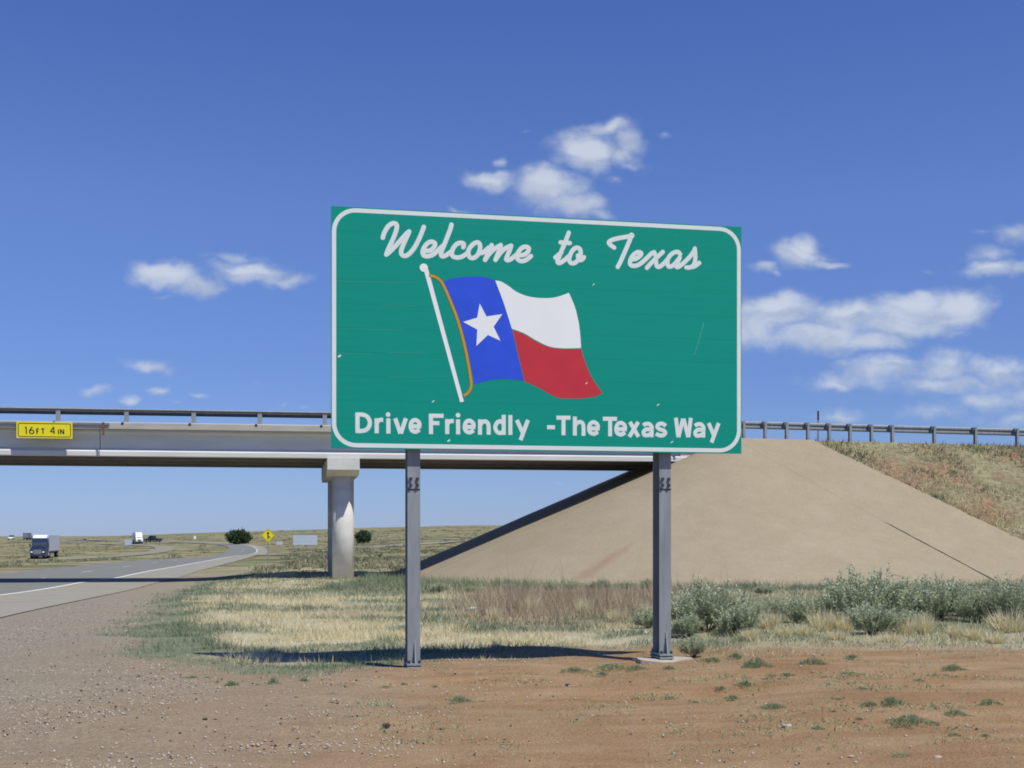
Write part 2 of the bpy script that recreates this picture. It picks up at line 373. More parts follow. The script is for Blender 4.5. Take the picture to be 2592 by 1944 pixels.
def build_ground():
    def axis(a, b, step, lo, hi, gr):
        c = list(np.arange(a, b+1e-6, step)); st = step; p = b; up = []
        while p < hi: st *= gr; p += st; up.append(p)
        st = step; p = a; dn = []
        while p > lo: st *= gr; p -= st; dn.append(p)
        return np.array(dn[::-1]+c+up)
    X = axis(-15, 13, .2, -5000, 5000, 1.075); Y = axis(6, 24, .2, -120, 9000, 1.06)
    gx, gy = np.meshgrid(X, Y); x = gx.ravel(); y = gy.ravel()
    z = H(x, y)
    dr = x-path_x(ROAD, y)                           # offset from edge line, right +
    road = (1-sstep(dr, 3.4, 4.8))*sstep(dr, -9.0, -7.2); dep = (1-sstep(dr, 1.9, 2.35))*sstep(dr, -7.1, -6.6)
    fr = x-path_x(FARROAD, y); froad = (1-sstep(np.abs(fr), 3, 8)); fdep = 1-sstep(np.abs(fr), 1.2, 2.4)
    off = np.maximum(road, froad)
    rough = (fbm(x*.9, y*.9, 3)-.5)*.10+(fbm(x*4, y*4, 9, 3)-.5)*.03
    far = (fbm(x/14, y/14, 5)-.5)*.45*sstep(y, 60, 140)+(fbm(x/70, y/70, 6)-.5)*1.8*sstep(y, 180, 700)
    near = 1-sstep(np.abs(y), 40, 160)
    z = z+(rough*near*np.where((y > 5) & (y < 80), 1, .5)+far)*(1-off)
    z = z-np.maximum(dep, fdep)*(.05+.12*sstep(y, 120, 500))
    # tyre ruts in the bare dirt
    def ruts(x, y):
        t = 0
        for (yr, ph, am) in ((8.9, .3, .5), (9.7, .0, .6), (11.1, .7, .4), (12.2, 1.4, .3)):
            c = yr+am*np.sin(x*.25+ph)-.02*(x-1)**2*.25
            t = t-.055*np.exp(-((y-c)/.17)**2)*sstep(x, -3, -1)*np.clip(fbm(x*.5, y*.4, 21)*2-.55, 0, 1)+.03*np.exp(-((y-c-.34)/.14)**2)*sstep(x, -3, -1)*np.clip(fbm(x*.6, y*.4, 22)*2-.6, 0, 1)
        return t
    z = z+ruts(x, y)*(y > 6)*(y < 16)
    g = in_grass(x, y)+(fbm(x*1.1, y*1.1, 31)-.5)*1.6
    grass = sstep(g+(fbm(x*3, y*3, 35)-.5)*np.where(x < -1.2, .5, 1.0), np.where(x < -1.2, -.2, -.4), np.where(x < -1.2, .5, 1.3))
    gravel = 1-sstep(dr-3.2+(fbm(x*.5, y*.5, 41)-.5)*3.5, 2.2, 9.0)
    green = sstep(.95-np.abs(in_grass(x, y)-.25)+(fbm(x*.8, y*.8, 51)-.5)*1.1, 0, .6)*(x < 1)+np.maximum(sstep(fbm(x*.55, y*.55, 61), .46, .57)*.7, .4*sstep(x, 1, 3))
    brown = sstep(fbm(x*.3, y*.3, 71)+.35*sstep(x, -3, 0)*sstep(y, 17, 22), .55, .8)
    idx = np.arange(len(x)).reshape(gx.shape)
    F = np.stack([idx[:-1, :-1], idx[:-1, 1:], idx[1:, 1:], idx[1:, :-1]], -1).reshape(-1, 4)
    me = fast_mesh('ground', np.stack([x, y, z], 1), F, dict(grass=grass, gravel=gravel, green=np.clip(green, 0, 1), brown=brown, farness=sstep(y, 45, 90)), True)
    m = bpy.data.materials.new('dirt_and_grass'); m.use_nodes = True; nt = m.node_tree; N = nt.nodes.new; L = nt.links.new
    b = nt.nodes['Principled BSDF']; b.inputs['Roughness'].default_value = .95; b.inputs['Specular IOR Level'].default_value = .1
    geo = N('ShaderNodeNewGeometry')
    def noise(scale, det=5, rough=.6, stretch=None):
        n = N('ShaderNodeTexNoise'); n.inputs['Scale'].default_value = scale; n.inputs['Detail'].default_value = det; n.inputs['Roughness'].default_value = rough
        if stretch:
            mp = N('ShaderNodeMapping'); mp.inputs['Scale'].default_value = stretch; L(geo.outputs['Position'], mp.inputs[0]); L(mp.outputs[0], n.inputs['Vector'])
        else: L(geo.outputs['Position'], n.inputs['Vector'])
        return n.outputs['Fac']
    def ramp(f, stops):
        r = N('ShaderNodeValToRGB'); e = r.color_ramp.elements
        e[0].position, e[0].color = stops[0][0], (*stops[0][1], 1)
        e[1].position, e[1].color = stops[-1][0], (*stops[-1][1], 1)
        for p, c in stops[1:-1]:
            k = e.new(p); k.color = (*c, 1)
        L(f, r.inputs[0]); return r.outputs[0]
    def mix(f, a, c, mode='MIX'):
        n = N('ShaderNodeMix'); n.data_type = 'RGBA'; n.blend_type = mode
        if isinstance(f, float): n.inputs[0].default_value = f
        else: L(f, n.inputs[0])
        L(a, n.inputs[6])
        if isinstance(c, tuple): n.inputs[7].default_value = (*c, 1)
        else: L(c, n.inputs[7])
        return n.outputs[2]
    def at(nm):
        a = N('ShaderNodeAttribute'); a.attribute_name = nm; return a.outputs['Fac']
    dirt = ramp(noise(1.1, 7, .65), [(.3, (.315, .194, .102)), (.5, (.375, .250, .140)), (.72, (.405, .295, .178))])
    fine = ramp(noise(42, 4, .7), [(.35, (.78, .78, .78)), (.65, (1.16, 1.16, 1.16))])
    streak = ramp(noise(1.5, 5, .6, (.35, 2.2, 1)), [(.40, (.90, .86, .82)), (.6, (1.04, 1.04, 1.04))])
    dirt = mix(1.0, mix(1.0, dirt, streak, 'MULTIPLY'), fine, 'MULTIPLY')
    grav = ramp(noise(60, 4, .75), [(.30, (.215, .188, .145)), (.5, (.305, .270, .208)), (.72, (.41, .375, .30))])
    vor = N('ShaderNodeTexVoronoi'); vor.inputs['Scale'].default_value = 34; L(geo.outputs['Position'], vor.inputs['Vector'])
    peb = ramp(vor.outputs['Color'], [(.2, (.8, .8, .8)), (.8, (1.2, 1.18, 1.15))])
    grav = mix(1.0, grav, peb, 'MULTIPLY')
    base = mix(at('gravel'), dirt, grav)
    straw = ramp(noise(7, 6, .7), [(.3, (.42, .375, .245)), (.5, (.52, .47, .32)), (.7, (.60, .55, .395))])
    grn = ramp(noise(9, 6, .7), [(.3, (.17, .19, .12)), (.7, (.28, .29, .19))])
    brn = ramp(noise(8, 6, .7), [(.3, (.30, .235, .165)), (.7, (.42, .35, .25))])
    gr = mix(at('green'), mix(at('brown'), straw, brn), grn)
    near_c = mix(at('grass'), base, gr)
    # open range beyond the bridge: scrub, straw and red earth in patches
    rng_c = ramp(noise(.055, 8, .68, (.45, 1, 1)), [(.38, (.105, .12, .07)), (.46, (.185, .185, .105)), (.52, (.33, .305, .185)), (.585, (.25, .175, .11)), (.66, (.19, .19, .115))])
    rng2 = ramp(noise(.9, 6, .7), [(.35, (.72, .74, .72)), (.65, (1.22, 1.2, 1.15))])
    rng3 = ramp(noise(.28, 6, .7, (.6, 1, 1)), [(.40, (.62, .72, .60)), (.52, (1.0, 1.0, 1.0)), (.66, (1.25, 1.2, 1.1))])
    rng_c = mix(1.0, mix(1.0, rng_c, rng2, 'MULTIPLY'), rng3, 'MULTIPLY')
    L(mix(at('farness'), near_c, rng_c), b.inputs['Base Color'])
    bp = N('ShaderNodeBump'); bp.inputs['Strength'].default_value = .8; bp.inputs['Distance'].default_value = .035
    ad = N('ShaderNodeMath'); ad.operation = 'ADD'; L(noise(9, 6, .7), ad.inputs[0]); L(noise(55, 3, .7), ad.inputs[1])
    L(ad.outputs[0], bp.inputs['Height']); L(bp.outputs[0], b.inputs['Normal'])
    tag(link_mesh('ground', me, m), kind='structure')
build_ground()

def asphalt(name, c, scale=30):
    m = mat(name, c, .92, .10, 1.3, .25, 60, spec=.2)
    return m
M['lane'] = asphalt('travel_lane_asphalt', (.190, .197, .180))
M['shoulder'] = asphalt('shoulder_asphalt', (.290, .274, .228))
M['far_asphalt'] = asphalt('far_asphalt', (.25, .238, .185))
def strip(name, path, o0, o1, m, dz, ymin=-1e9, ymax=1e9):
    v = []; f = []
    P = [p for p in path if ymin <= p[1] <= ymax]
    a0 = o0 if callable(o0) else (lambda y: o0); a1 = o1 if callable(o1) else (lambda y: o1)
    # finer sampling
    Q = []
    for i in range(len(P)-1):
        k = max(1, int(abs(P[i+1][1]-P[i][1])/4))
        for j in range(k): Q.append(P[i]+(P[i+1]-P[i])*j/k)
    Q.append(P[-1])
    nx = 5
    for p in Q:
        y = p[1]; lift = dz+.06*float(sstep(y, 120, 400))
        for j in range(nx):
            x = p[0]+a0(y)+(a1(y)-a0(y))*j/(nx-1)
            v.append((x, y, Hs(x, y)+lift))
    for i in range(len(Q)-1):
        for j in range(nx-1):
            q = i*nx+j; f.append((q, q+1, q+nx+1, q+nx))
    me = bpy.data.meshes.new(name); me.from_pydata(v, [], f)
    for p in me.polygons: p.use_smooth = True
    return tag(link_mesh(name, me, m), kind='structure')
strip('road', ROAD, -7.2, 0.0, M['lane'], .020)
strip('road_shoulder', ROAD, 0.0, lambda y: float(SH_W(y)), M['shoulder'], .018)
ep = strip('edge_line_paint', ROAD, -.20, .02, M['lane_paint'], .026)
for y0 in np.arange(6.0, 330, 12.19):
    seg = [np.array((path_x(ROAD, y), y)) for y in np.linspace(y0, y0+3.05, 3)]
    strip('lane_dash_paint', seg, -3.55, -3.43, M['lane_paint'], .026)
strip('far_road', FARROAD, -2.7, 2.7, M['far_asphalt'], .05)
RAMP = [np.array(p) for p in smooth_path([(-26.0, 132), (-28, 150), (-29.5, 175), (-27, 200), (-22, 230), (-12, 270)], 8)]
strip('ramp_road', RAMP, -2.6, 2.6, M['shoulder'], .07)

# ------------------------------------------------------------------ embankment and slope paving
def emb_pt(s, t, z):
    x, y = bw(s, t); return (x, y, z)
sB = lambda h: SC+1.02*h
sR = lambda h: 19.8+1.15*h
HT = 6.1
def contour(h, kind, q, lift=0.0):
    z = TOPZ-h+lift
    if kind == 'near': return emb_pt(q, -KS*h, z)
    if kind == 'arc': return emb_pt(SC-KF*h*math.sin(q), -KS*h*math.cos(q), z)
    if kind == 'front': return emb_pt(SC-KF*h, q, z)
    if kind == 'arc2': return emb_pt(SC-KF*h*math.sin(q), BWID+1+KS*h*math.cos(q), z)
def drop_top(s): return .012*max(0, s-17)                     # the road over the bank falls gently to the right

def build_embankment():
    # earth bank, as one surface: flat top, near slope, cone, front, far cone and far slope
    v = []; f = []
    hs = np.linspace(0, HT+.5, 34)
    # noise gives the grassed part its uneven skin
    def pts(h):
        row = []
        for s in list(np.arange(150, 60, -6))+list(np.arange(60, SC+.01, -.6)): row.append(('near', s))
        for q in np.linspace(0, math.pi/2, 14)[1:]: row.append(('arc', q))
        for q in np.linspace(0, BWID+1, 6)[1:]: row.append(('front', q))
        for q in np.linspace(math.pi/2, 0, 10)[1:]: row.append(('arc2', q))
        return row
    row = pts(0); n = len(row)
    for h in hs:
        for (k, q) in row:
            p = contour(h, k, q, -.07)
            if k == 'near':
                on = float(sstep(q-sR(h), -.2, .3))
                dz = (fbm(p[0]*.8, p[1]*.8, 77)-.5)*.35*on*min(1, h*2)+.05*on-drop_top(q)*(1-h/HT)
                p = (p[0], p[1], p[2]+float(dz))
            v.append(p)
        # far slope
    for i in range(len(hs)-1):
        for j in range(n-1):
            a = i*n+j; f.append((a, a+1, a+n+1, a+n))
    # top
    b = len(v)
    top = [(150, 0), (17, 0), (SC, 0), (SC, BWID+1), (150, BWID+1)]
    for (s, t) in top: v.append(emb_pt(s, t, TOPZ-.07-drop_top(s)))
    f.append((b, b+1, b+2, b+3, b+4))
    me = bpy.data.meshes.new('embankment'); me.from_pydata(v, [], f)
    bm = bmesh.new(); bm.from_mesh(me); bmesh.ops.recalc_face_normals(bm, faces=bm.faces); bm.to_mesh(me); bm.free()
    for p in me.polygons: p.use_smooth = True
    m = bpy.data.materials.new('bank_earth'); m.use_nodes = True; nt = m.node_tree; N = nt.nodes.new; L = nt.links.new
    bs = nt.nodes['Principled BSDF']; bs.inputs['Roughness'].default_value = .95; bs.inputs['Specular IOR Level'].default_value = .1
    tc = N('ShaderNodeTexCoord')
    n1 = N('ShaderNodeTexNoise'); n1.inputs['Scale'].default_value = .42; n1.inputs['Detail'].default_value = 8; n1.inputs['Roughness'].default_value = .7
    L(tc.outputs['Object'], n1.inputs['Vector'])
    r = N('ShaderNodeValToRGB'); e = r.color_ramp.elements
    e[0].position, e[0].color = .32, (.16, .165, .095, 1); e[1].position, e[1].color = .70, (.26, .165, .10, 1)
    for p, c in ((.42, (.265, .24, .14)), (.52, (.215, .19, .112)), (.6, (.255, .175, .108))):
        k = e.new(p); k.color = (*c, 1)
    L(n1.outputs['Fac'], r.inputs[0])
    n2 = N('ShaderNodeTexNoise'); n2.inputs['Scale'].default_value = 5; n2.inputs['Detail'].default_value = 6; L(tc.outputs['Object'], n2.inputs['Vector'])
    r2 = N('ShaderNodeValToRGB'); r2.color_ramp.elements[0].position = .35; r2.color_ramp.elements[0].color = (.7, .7, .7, 1)
    r2.color_ramp.elements[1].position = .65; r2.color_ramp.elements[1].color = (1.2, 1.2, 1.2, 1); L(n2.outputs['Fac'], r2.inputs[0])
    mx = N('ShaderNodeMix'); mx.data_type = 'RGBA'; mx.blend_type = 'MULTIPLY'; mx.inputs[0].default_value = 1
    L(r.outputs[0], mx.inputs[6]); L(r2.outputs[0], mx.inputs[7]); L(mx.outputs[2], bs.inputs['Base Color'])
    tag(link_mesh('embankment', me, m), kind='structure')
build_embankment()

def build_paving():
    m = bpy.data.materials.new('slope_concrete'); m.use_nodes = True; nt = m.node_tree; N = nt.nodes.new; L = nt.links.new
    bs = nt.nodes['Principled BSDF']; bs.inputs['Roughness'].default_value = .95; bs.inputs['Specular IOR Level'].default_value = .15
    tc = N('ShaderNodeTexCoord')
    def noise(s, d=6, r=.65):
        n = N('ShaderNodeTexNoise'); n.inputs['Scale'].default_value = s; n.inputs['Detail'].default_value = d; n.inputs['Roughness'].default_value = r
        L(tc.outputs['Object'], n.inputs['Vector']); return n.outputs['Fac']
    def ramp(f, a, ca, b_, cb_):
        r = N('ShaderNodeValToRGB'); e = r.color_ramp.elements; e[0].position = a; e[0].color = (*ca, 1); e[1].position = b_; e[1].color = (*cb_, 1)
        L(f, r.inputs[0]); return r.outputs[0]
    def mix(f, a, c, mode):
        n = N('ShaderNodeMix'); n.data_type = 'RGBA'; n.blend_type = mode
        if isinstance(f, float): n.inputs[0].default_value = f
        else: L(f, n.inputs[0])
        L(a, n.inputs[6])
        if isinstance(c, tuple): n.inputs[7].default_value = (*c, 1)
        else: L(c, n.inputs[7])
        return n.outputs[2]
    c = ramp(noise(.35), .3, (.300, .253, .172), .7, (.335, .287, .200))
    c = mix(1.0, c, ramp(noise(1.4, 7, .7), .35, (.975, .97, .965), .65, (1.015, 1.015, 1.015)), 'MULTIPLY')
    c = mix(1.0, c, ramp(noise(9, 5, .7), .3, (.92, .92, .92), .7, (1.07, 1.07, 1.07)), 'MULTIPLY')
    a = N('ShaderNodeAttribute'); a.attribute_name = 'stain'
    c = mix(a.outputs['Fac'], c, (.25, .155, .10), 'MIX')
    L(c, bs.inputs['Base Color'])
    bp = N('ShaderNodeBump'); bp.inputs['Strength'].default_value = .3; bp.inputs['Distance'].default_value = .02; L(noise(14, 5), bp.inputs['Height']); L(bp.outputs[0], bs.inputs['Normal'])
    root = empty('slope_paving', emb_pt(SC, 0, 0)); tag(root, kind='structure')
    inv = Vector(root.location)
    A = Vector((2.55, 41.7)); B = Vector((4.45, 43.3))
    def panel(name, rowf, hs, open_w):
        """rowf(h) -> list of points along the contour; given a thickness of 12 cm"""
        v = []; st = []; n = None
        for h in hs:
            pr = rowf(h); n = len(pr)
            for p in pr:
                dn = (fbm(p[0]*.5, p[1]*.5, 91)-.5)*.05
                q = Vector((p[0], p[1], p[2]+float(dn)*(1 if h > .2 else 0)))
                v.append(q-inv)
                pa = Vector((p[0], p[1])); ab = B-A; t = max(0, min(1, (pa-A).dot(ab)/ab.dot(ab)))
                d = (pa-(A+ab*t)).length; wv = .42-.30*t
                st.append(max(0, 1-d/wv)**.8*(.85-.35*t)*(.5+.8*float(fbm(p[0]*3, p[1]*3, 5))))
        f = []
        for i in range(len(hs)-1):
            for j in range(n-1):
                q = i*n+j; f.append((q, q+1, q+n+1, q+n))
        nv = len(v); v = v+list(v); k = len(v)
        v2 = [q-Vector((0, 0, .12)) for q in v[:nv]]
        rim = [j for j in range(n)]+[i*n+n-1 for i in range(1, len(hs))]+[(len(hs)-1)*n+j for j in range(n-2, -1, -1)]+[i*n for i in range(len(hs)-2, 0, -1)]
        f2 = [(nv+rim[i], nv+rim[(i+1) % len(rim)], k+rim[(i+1) % len(rim)], k+rim[i]) for i in range(len(rim))]
        me = bpy.data.meshes.new(name); me.from_pydata([tuple(q) for q in v+v2], [], f+f2)
        at = me.attributes.new('stain', 'FLOAT', 'POINT'); at.data.foreach_set('value', np.array(st+[0]*(nv+len(v2)), np.float32))
        bm = bmesh.new(); bm.from_mesh(me); bmesh.ops.recalc_face_normals(bm, faces=bm.faces); bm.to_mesh(me); bm.free()
        for i, p in enumerate(me.polygons): p.use_smooth = i < len(f)
        o = link_mesh(name, me, m, root); return o
    hs = np.linspace(0.0, HT, 44)
    g = lambda h: .006+(.05+.05*random.random() if h > 3.6 else 0)
    ZL = .0
    def rowB(h): return [contour(h, 'near', s, ZL-drop_top(s)*(1-h/HT)) for s in np.linspace(sR(h)+.12*(float(fbm(h*3, 1.5, 8))-.5), sB(h)+g(h), 26)]
    phA = R(84.5)
    def rowM(h):
        pr = [contour(h, 'near', s, ZL-drop_top(s)*(1-h/HT)) for s in np.linspace(sB(h)-.002, SC, 30)]
        d = .07/max(.3, KF*h)
        pr += [contour(h, 'arc', q, ZL) for q in np.linspace(0, phA-d, 56)[1:]]
        return pr
    def rowF(h):
        pr = [contour(h, 'arc', q, ZL) for q in np.linspace(phA+.01/max(.3, KF*h), math.pi/2, 5)]
        pr += [contour(h, 'front', q, ZL) for q in np.linspace(0, BWID+1, 20)[1:]]
        pr += [contour(h, 'arc2', q, ZL) for q in np.linspace(math.pi/2, R(40), 14)[1:]]
        return pr
    panel('concrete_panel', rowB, hs, 1); panel('concrete_panel', rowM, hs, 1); panel('concrete_panel', rowF, hs, 1)
build_paving()

# ------------------------------------------------------------------ overpass bridge
def bridge():
    g = Hs(*bw(.0, 1.4))
    root = empty('overpass_bridge', (P0[0], P0[1], 0), BA, 'long concrete overpass bridge on a round column, with a low steel railing', 'bridge')
    S0, S1 = -32.0, SC-.9
    # girders: I beams with a lit bottom flange
    prof = lambda c: [(c-.28, 4.66), (c+.28, 4.66), (c+.28, 4.83), (c+.08, 4.97), (c+.08, 5.50), (c+.22, 5.60), (c+.22, 5.69), (c-.22, 5.69), (c-.22, 5.60), (c-.08, 5.50), (c-.08, 4.97), (c-.28, 4.83)]
    sj = s_at(247)
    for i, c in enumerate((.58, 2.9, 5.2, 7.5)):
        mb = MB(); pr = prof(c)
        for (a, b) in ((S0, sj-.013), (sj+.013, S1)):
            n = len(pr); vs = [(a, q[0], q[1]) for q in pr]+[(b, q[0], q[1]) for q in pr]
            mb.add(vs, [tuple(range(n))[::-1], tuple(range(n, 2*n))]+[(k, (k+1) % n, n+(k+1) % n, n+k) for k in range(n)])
        mb.obj('girder', M['concrete_white'] if i == 0 else M['shade_concrete'], root)  # inner girders carry the under-bridge shade in their colour
    MB().box(S0, S1+.6, .02, BWID-.02, 5.692, 5.86).obj('deck_slab', M['shade_concrete'], root)
    MB().prism([(0, 5.688), (.30, 5.688), (.30, 5.95), (.03, 5.95), (0, 5.92)], 'x', S0, S1+.6).obj('curb', M['curb'], root)
    MB().prism([(BWID-.3, 5.688), (BWID, 5.688), (BWID, 5.95), (BWID-.3, 5.95)], 'x', S0, S1+.6).obj('curb', M['curb'], root)
    # pier: hammer cap on two round columns
    sp = s_at(869.5, .15)
    w = .64
    cap = MB(); zt = 4.655; sk = lambda t: sp-.030*(t-.15)
    for (t0, t1, zb0, zb1) in ((.15, 1.0, 4.19, 3.97), (1.0, 7.2, 3.97, 3.97), (7.2, 7.95, 3.97, 4.19)):
        cap.add([(sk(t0)-w, t0, zb0), (sk(t0)+w, t0, zb0), (sk(t1)+w, t1, zb1), (sk(t1)-w, t1, zb1), (sk(t0)-w, t0, zt), (sk(t0)+w, t0, zt), (sk(t1)+w, t1, zt), (sk(t1)-w, t1, zt)],
                [(0, 3, 2, 1), (4, 5, 6, 7), (0, 1, 5, 4), (1, 2, 6, 5), (2, 3, 7, 6), (3, 0, 4, 7)])
    me = cap.mesh('pier_cap'); bm = bmesh.new(); bm.from_mesh(me); bmesh.ops.remove_doubles(bm, verts=bm.verts, dist=1e-4)
    seen = {}
    for fc in list(bm.faces):
        k = tuple(sorted(v.index for v in fc.verts))
        if k in seen: bm.faces.remove(fc); bm.faces.remove(seen[k]) if seen[k].is_valid else None
        else: seen[k] = fc
    bm.to_mesh(me); bm.free(); link_mesh('pier_cap', me, M['concrete'], root)
    for t in (1.465, 6.6):
        x, y = bw(sp, t)
        MB().tube((sk(t)+.04, t, Hs(x, y)-.4), (sk(t)+.04, t, 3.99), .44, n=40).obj('column', M['concrete'], root, smooth=False).data.polygons.foreach_set('use_smooth', [True]*42)
    MB().box(S1-1.2, S1+1.2, .35, BWID-.35, 3.6, 5.5).obj('abutment', M['concrete'], root)
    # railing
    rail = MB(); rail.prism([(.02+.075*(1-math.cos(a)), 6.445+.04*math.sin(a)) for a in np.linspace(0, 2*math.pi, 12, endpoint=False)], 'x', S0, S1+.4)
    rl = rail.obj('railing', M['galv'], root)
    MB().prism([(.20, 6.44), (.23, 6.40), (.20, 6.36), (.23, 6.30), (.20, 6.235), (.215, 6.235), (.245, 6.30), (.215, 6.36), (.245, 6.40), (.215, 6.44)], 'x', S0, S1+.4).obj('rail_beam', M['rail_dark'], rl)
    s822 = s_at(822); pm = None
    for k in range(-11, 7):
        s = s822+k*2.54
        if s < S0+.3 or s > S1: continue
        if pm is None:
            mb = MB(); mb.box(-.085, .085, .06, .09, 5.95, 6.44); mb.box(-.012, .012, .09, .20, 5.95, 6.42); mb.box(-.11, .11, .045, .24, 5.951, 5.975)
            pm = mb.mesh('rail_post'); pm.materials.append(M['galv'])
            sm = MB().tube((-.14, -.012, 5.90), (-.14, .04, 5.90), .055, n=10).mesh('drain_hole'); sm.materials.append(M['bolt'])
        link_mesh('rail_post', pm, None, rl, (s, 0, 0))
        if k < 1: link_mesh('drain_hole', sm, None, root, (s, 0, 0))
    # sign bracket rail on the fascia near the clearance sign
    sc0, sc1 = s_at(40, -.1), s_at(184, -.1)
    bar = MB(); bar.box(s_at(-60), s_at(277), -.06, -.012, 5.83, 5.90); b = bar.obj('bracket_bar', M['galv_dark'], root)
    sx = s_at(262); MB().box(sx-.035, sx+.035, -.10, -.062, 5.42, 5.93).obj('hanger', M['rust'], b)
    for sx in (sc0+.3, sc1-.3): MB().box(sx-.03, sx+.03, -.085, -.062, 5.30, 5.86).obj('hanger', M['galv_dark'], b)
    return root
BR = bridge()

# ------------------------------------------------------------------ flat print on signs
def homography(src, dst):
    A = []; b = []
    for (x, y), (X, Y) in zip(src, dst):
        A.append([x, y, 1, 0, 0, 0, -X*x, -X*y]); b.append(X)
        A.append([0, 0, 0, x, y, 1, -Y*x, -Y*y]); b.append(Y)
    h = np.append(np.linalg.solve(np.array(A, float), np.array(b, float)), 1).reshape(3, 3)
    return lambda p: (lambda q: (q[0]/q[2], q[1]/q[2]))(h @ np.array([p[0], p[1], 1.0]))
def smooth2(pts, n=6):
    return [tuple(p) for p in smooth_path(pts, n)] if len(pts) > 2 else pts
def stroke(mb, pts, w, y0, rise=.00025, round_ends=True):
    """a painted stroke lying in the x,z plane at depth y0 (towards -y)"""
    P = [Vector((p[0], p[1])) for p in pts]; n = len(P)
    L_, R_ = [], []
    for i in range(n):
        if i == 0: d = (P[1]-P[0]).normalized(); nn = Vector((-d.y, d.x)); k = 1
        elif i == n-1: d = (P[-1]-P[-2]).normalized(); nn = Vector((-d.y, d.x)); k = 1
        else:
            d1 = (P[i]-P[i-1]).normalized(); d2 = (P[i+1]-P[i]).normalized()
            n1 = Vector((-d1.y, d1.x)); n2 = Vector((-d2.y, d2.x)); nn = (n1+n2)
            if nn.length < .2: nn = n1
            nn.normalize(); k = min(1.5, 1/max(.5, nn.dot(n1)))
        L_.append(P[i]+nn*w/2*k); R_.append(P[i]-nn*w/2*k)
    v = []; f = []
    for i in range(n):
        v += [(L_[i].x, y0, L_[i].y), (P[i].x, y0-rise, P[i].y), (R_[i].x, y0, R_[i].y)]
    for i in range(n-1):
        a = 3*i; f += [(a, a+1, a+4, a+3), (a+1, a+2, a+5, a+4)]
    if round_ends:
        for (i, s) in ((0, -1), (n-1, 1)):
            d = ((P[1]-P[0]) if i == 0 else (P[-1]-P[-2])).normalized()*s
            c = len(v); v.append((P[i].x, y0-rise, P[i].y)); m = 7
            a0 = math.atan2(d.y, d.x)
            for q in range(m):
                a = a0-math.pi/2+math.pi*q/(m-1); v.append((P[i].x+math.cos(a)*w/2, y0, P[i].y+math.sin(a)*w/2))
            f += [(c, c+1+q, c+2+q) for q in range(m-1)]
    mb.add(v, f)
def disc(mb, c, r, y0, n=20):
    v = [(c[0], y0-.0003, c[1])]+[(c[0]+r*math.cos(2*math.pi*i/n), y0, c[1]+r*math.sin(2*math.pi*i/n)) for i in range(n)]
    mb.add(v, [(0, 1+i, 1+(i+1) % n) for i in range(n)])
def polyface(mb, pts, y0):
    tr = tessellate_polygon([[Vector((p[0], p[1], 0)) for p in pts]])
    mb.add([(p[0], y0, p[1]) for p in pts], [tuple(t) for t in tr])
def face_obj(mb, name, m, parent):
    me = bpy.data.meshes.new(name); me.from_pydata(mb.v, [], mb.f)
    bm = bmesh.new(); bm.from_mesh(me)
    for fc in bm.faces:
        fc.normal_update()
        if fc.normal.y > 0: fc.normal_flip()
    bm.to_mesh(me); bm.free()
    return link_mesh(name, me, m, parent)
def border(mb, x0, x1, z0, z1, r, w, y0, n=10):
    def ring(i):
        out = []
        for (cx, cz, a0) in ((x1-r, z1-r, 0), (x0+r, z1-r, 90), (x0+r, z0+r, 180), (x1-r, z0+r, 270)):
            for k in range(n+1):
                a = R(a0+90*k/n); out.append((cx+(r-i)*math.cos(a), cz+(r-i)*math.sin(a)))
        return out
    o = ring(0); i = ring(w); k = len(o)
    mb.add([(p[0], y0, p[1]) for p in o+i], [(j, (j+1) % k, k+(j+1) % k, k+j) for j in range(k)])

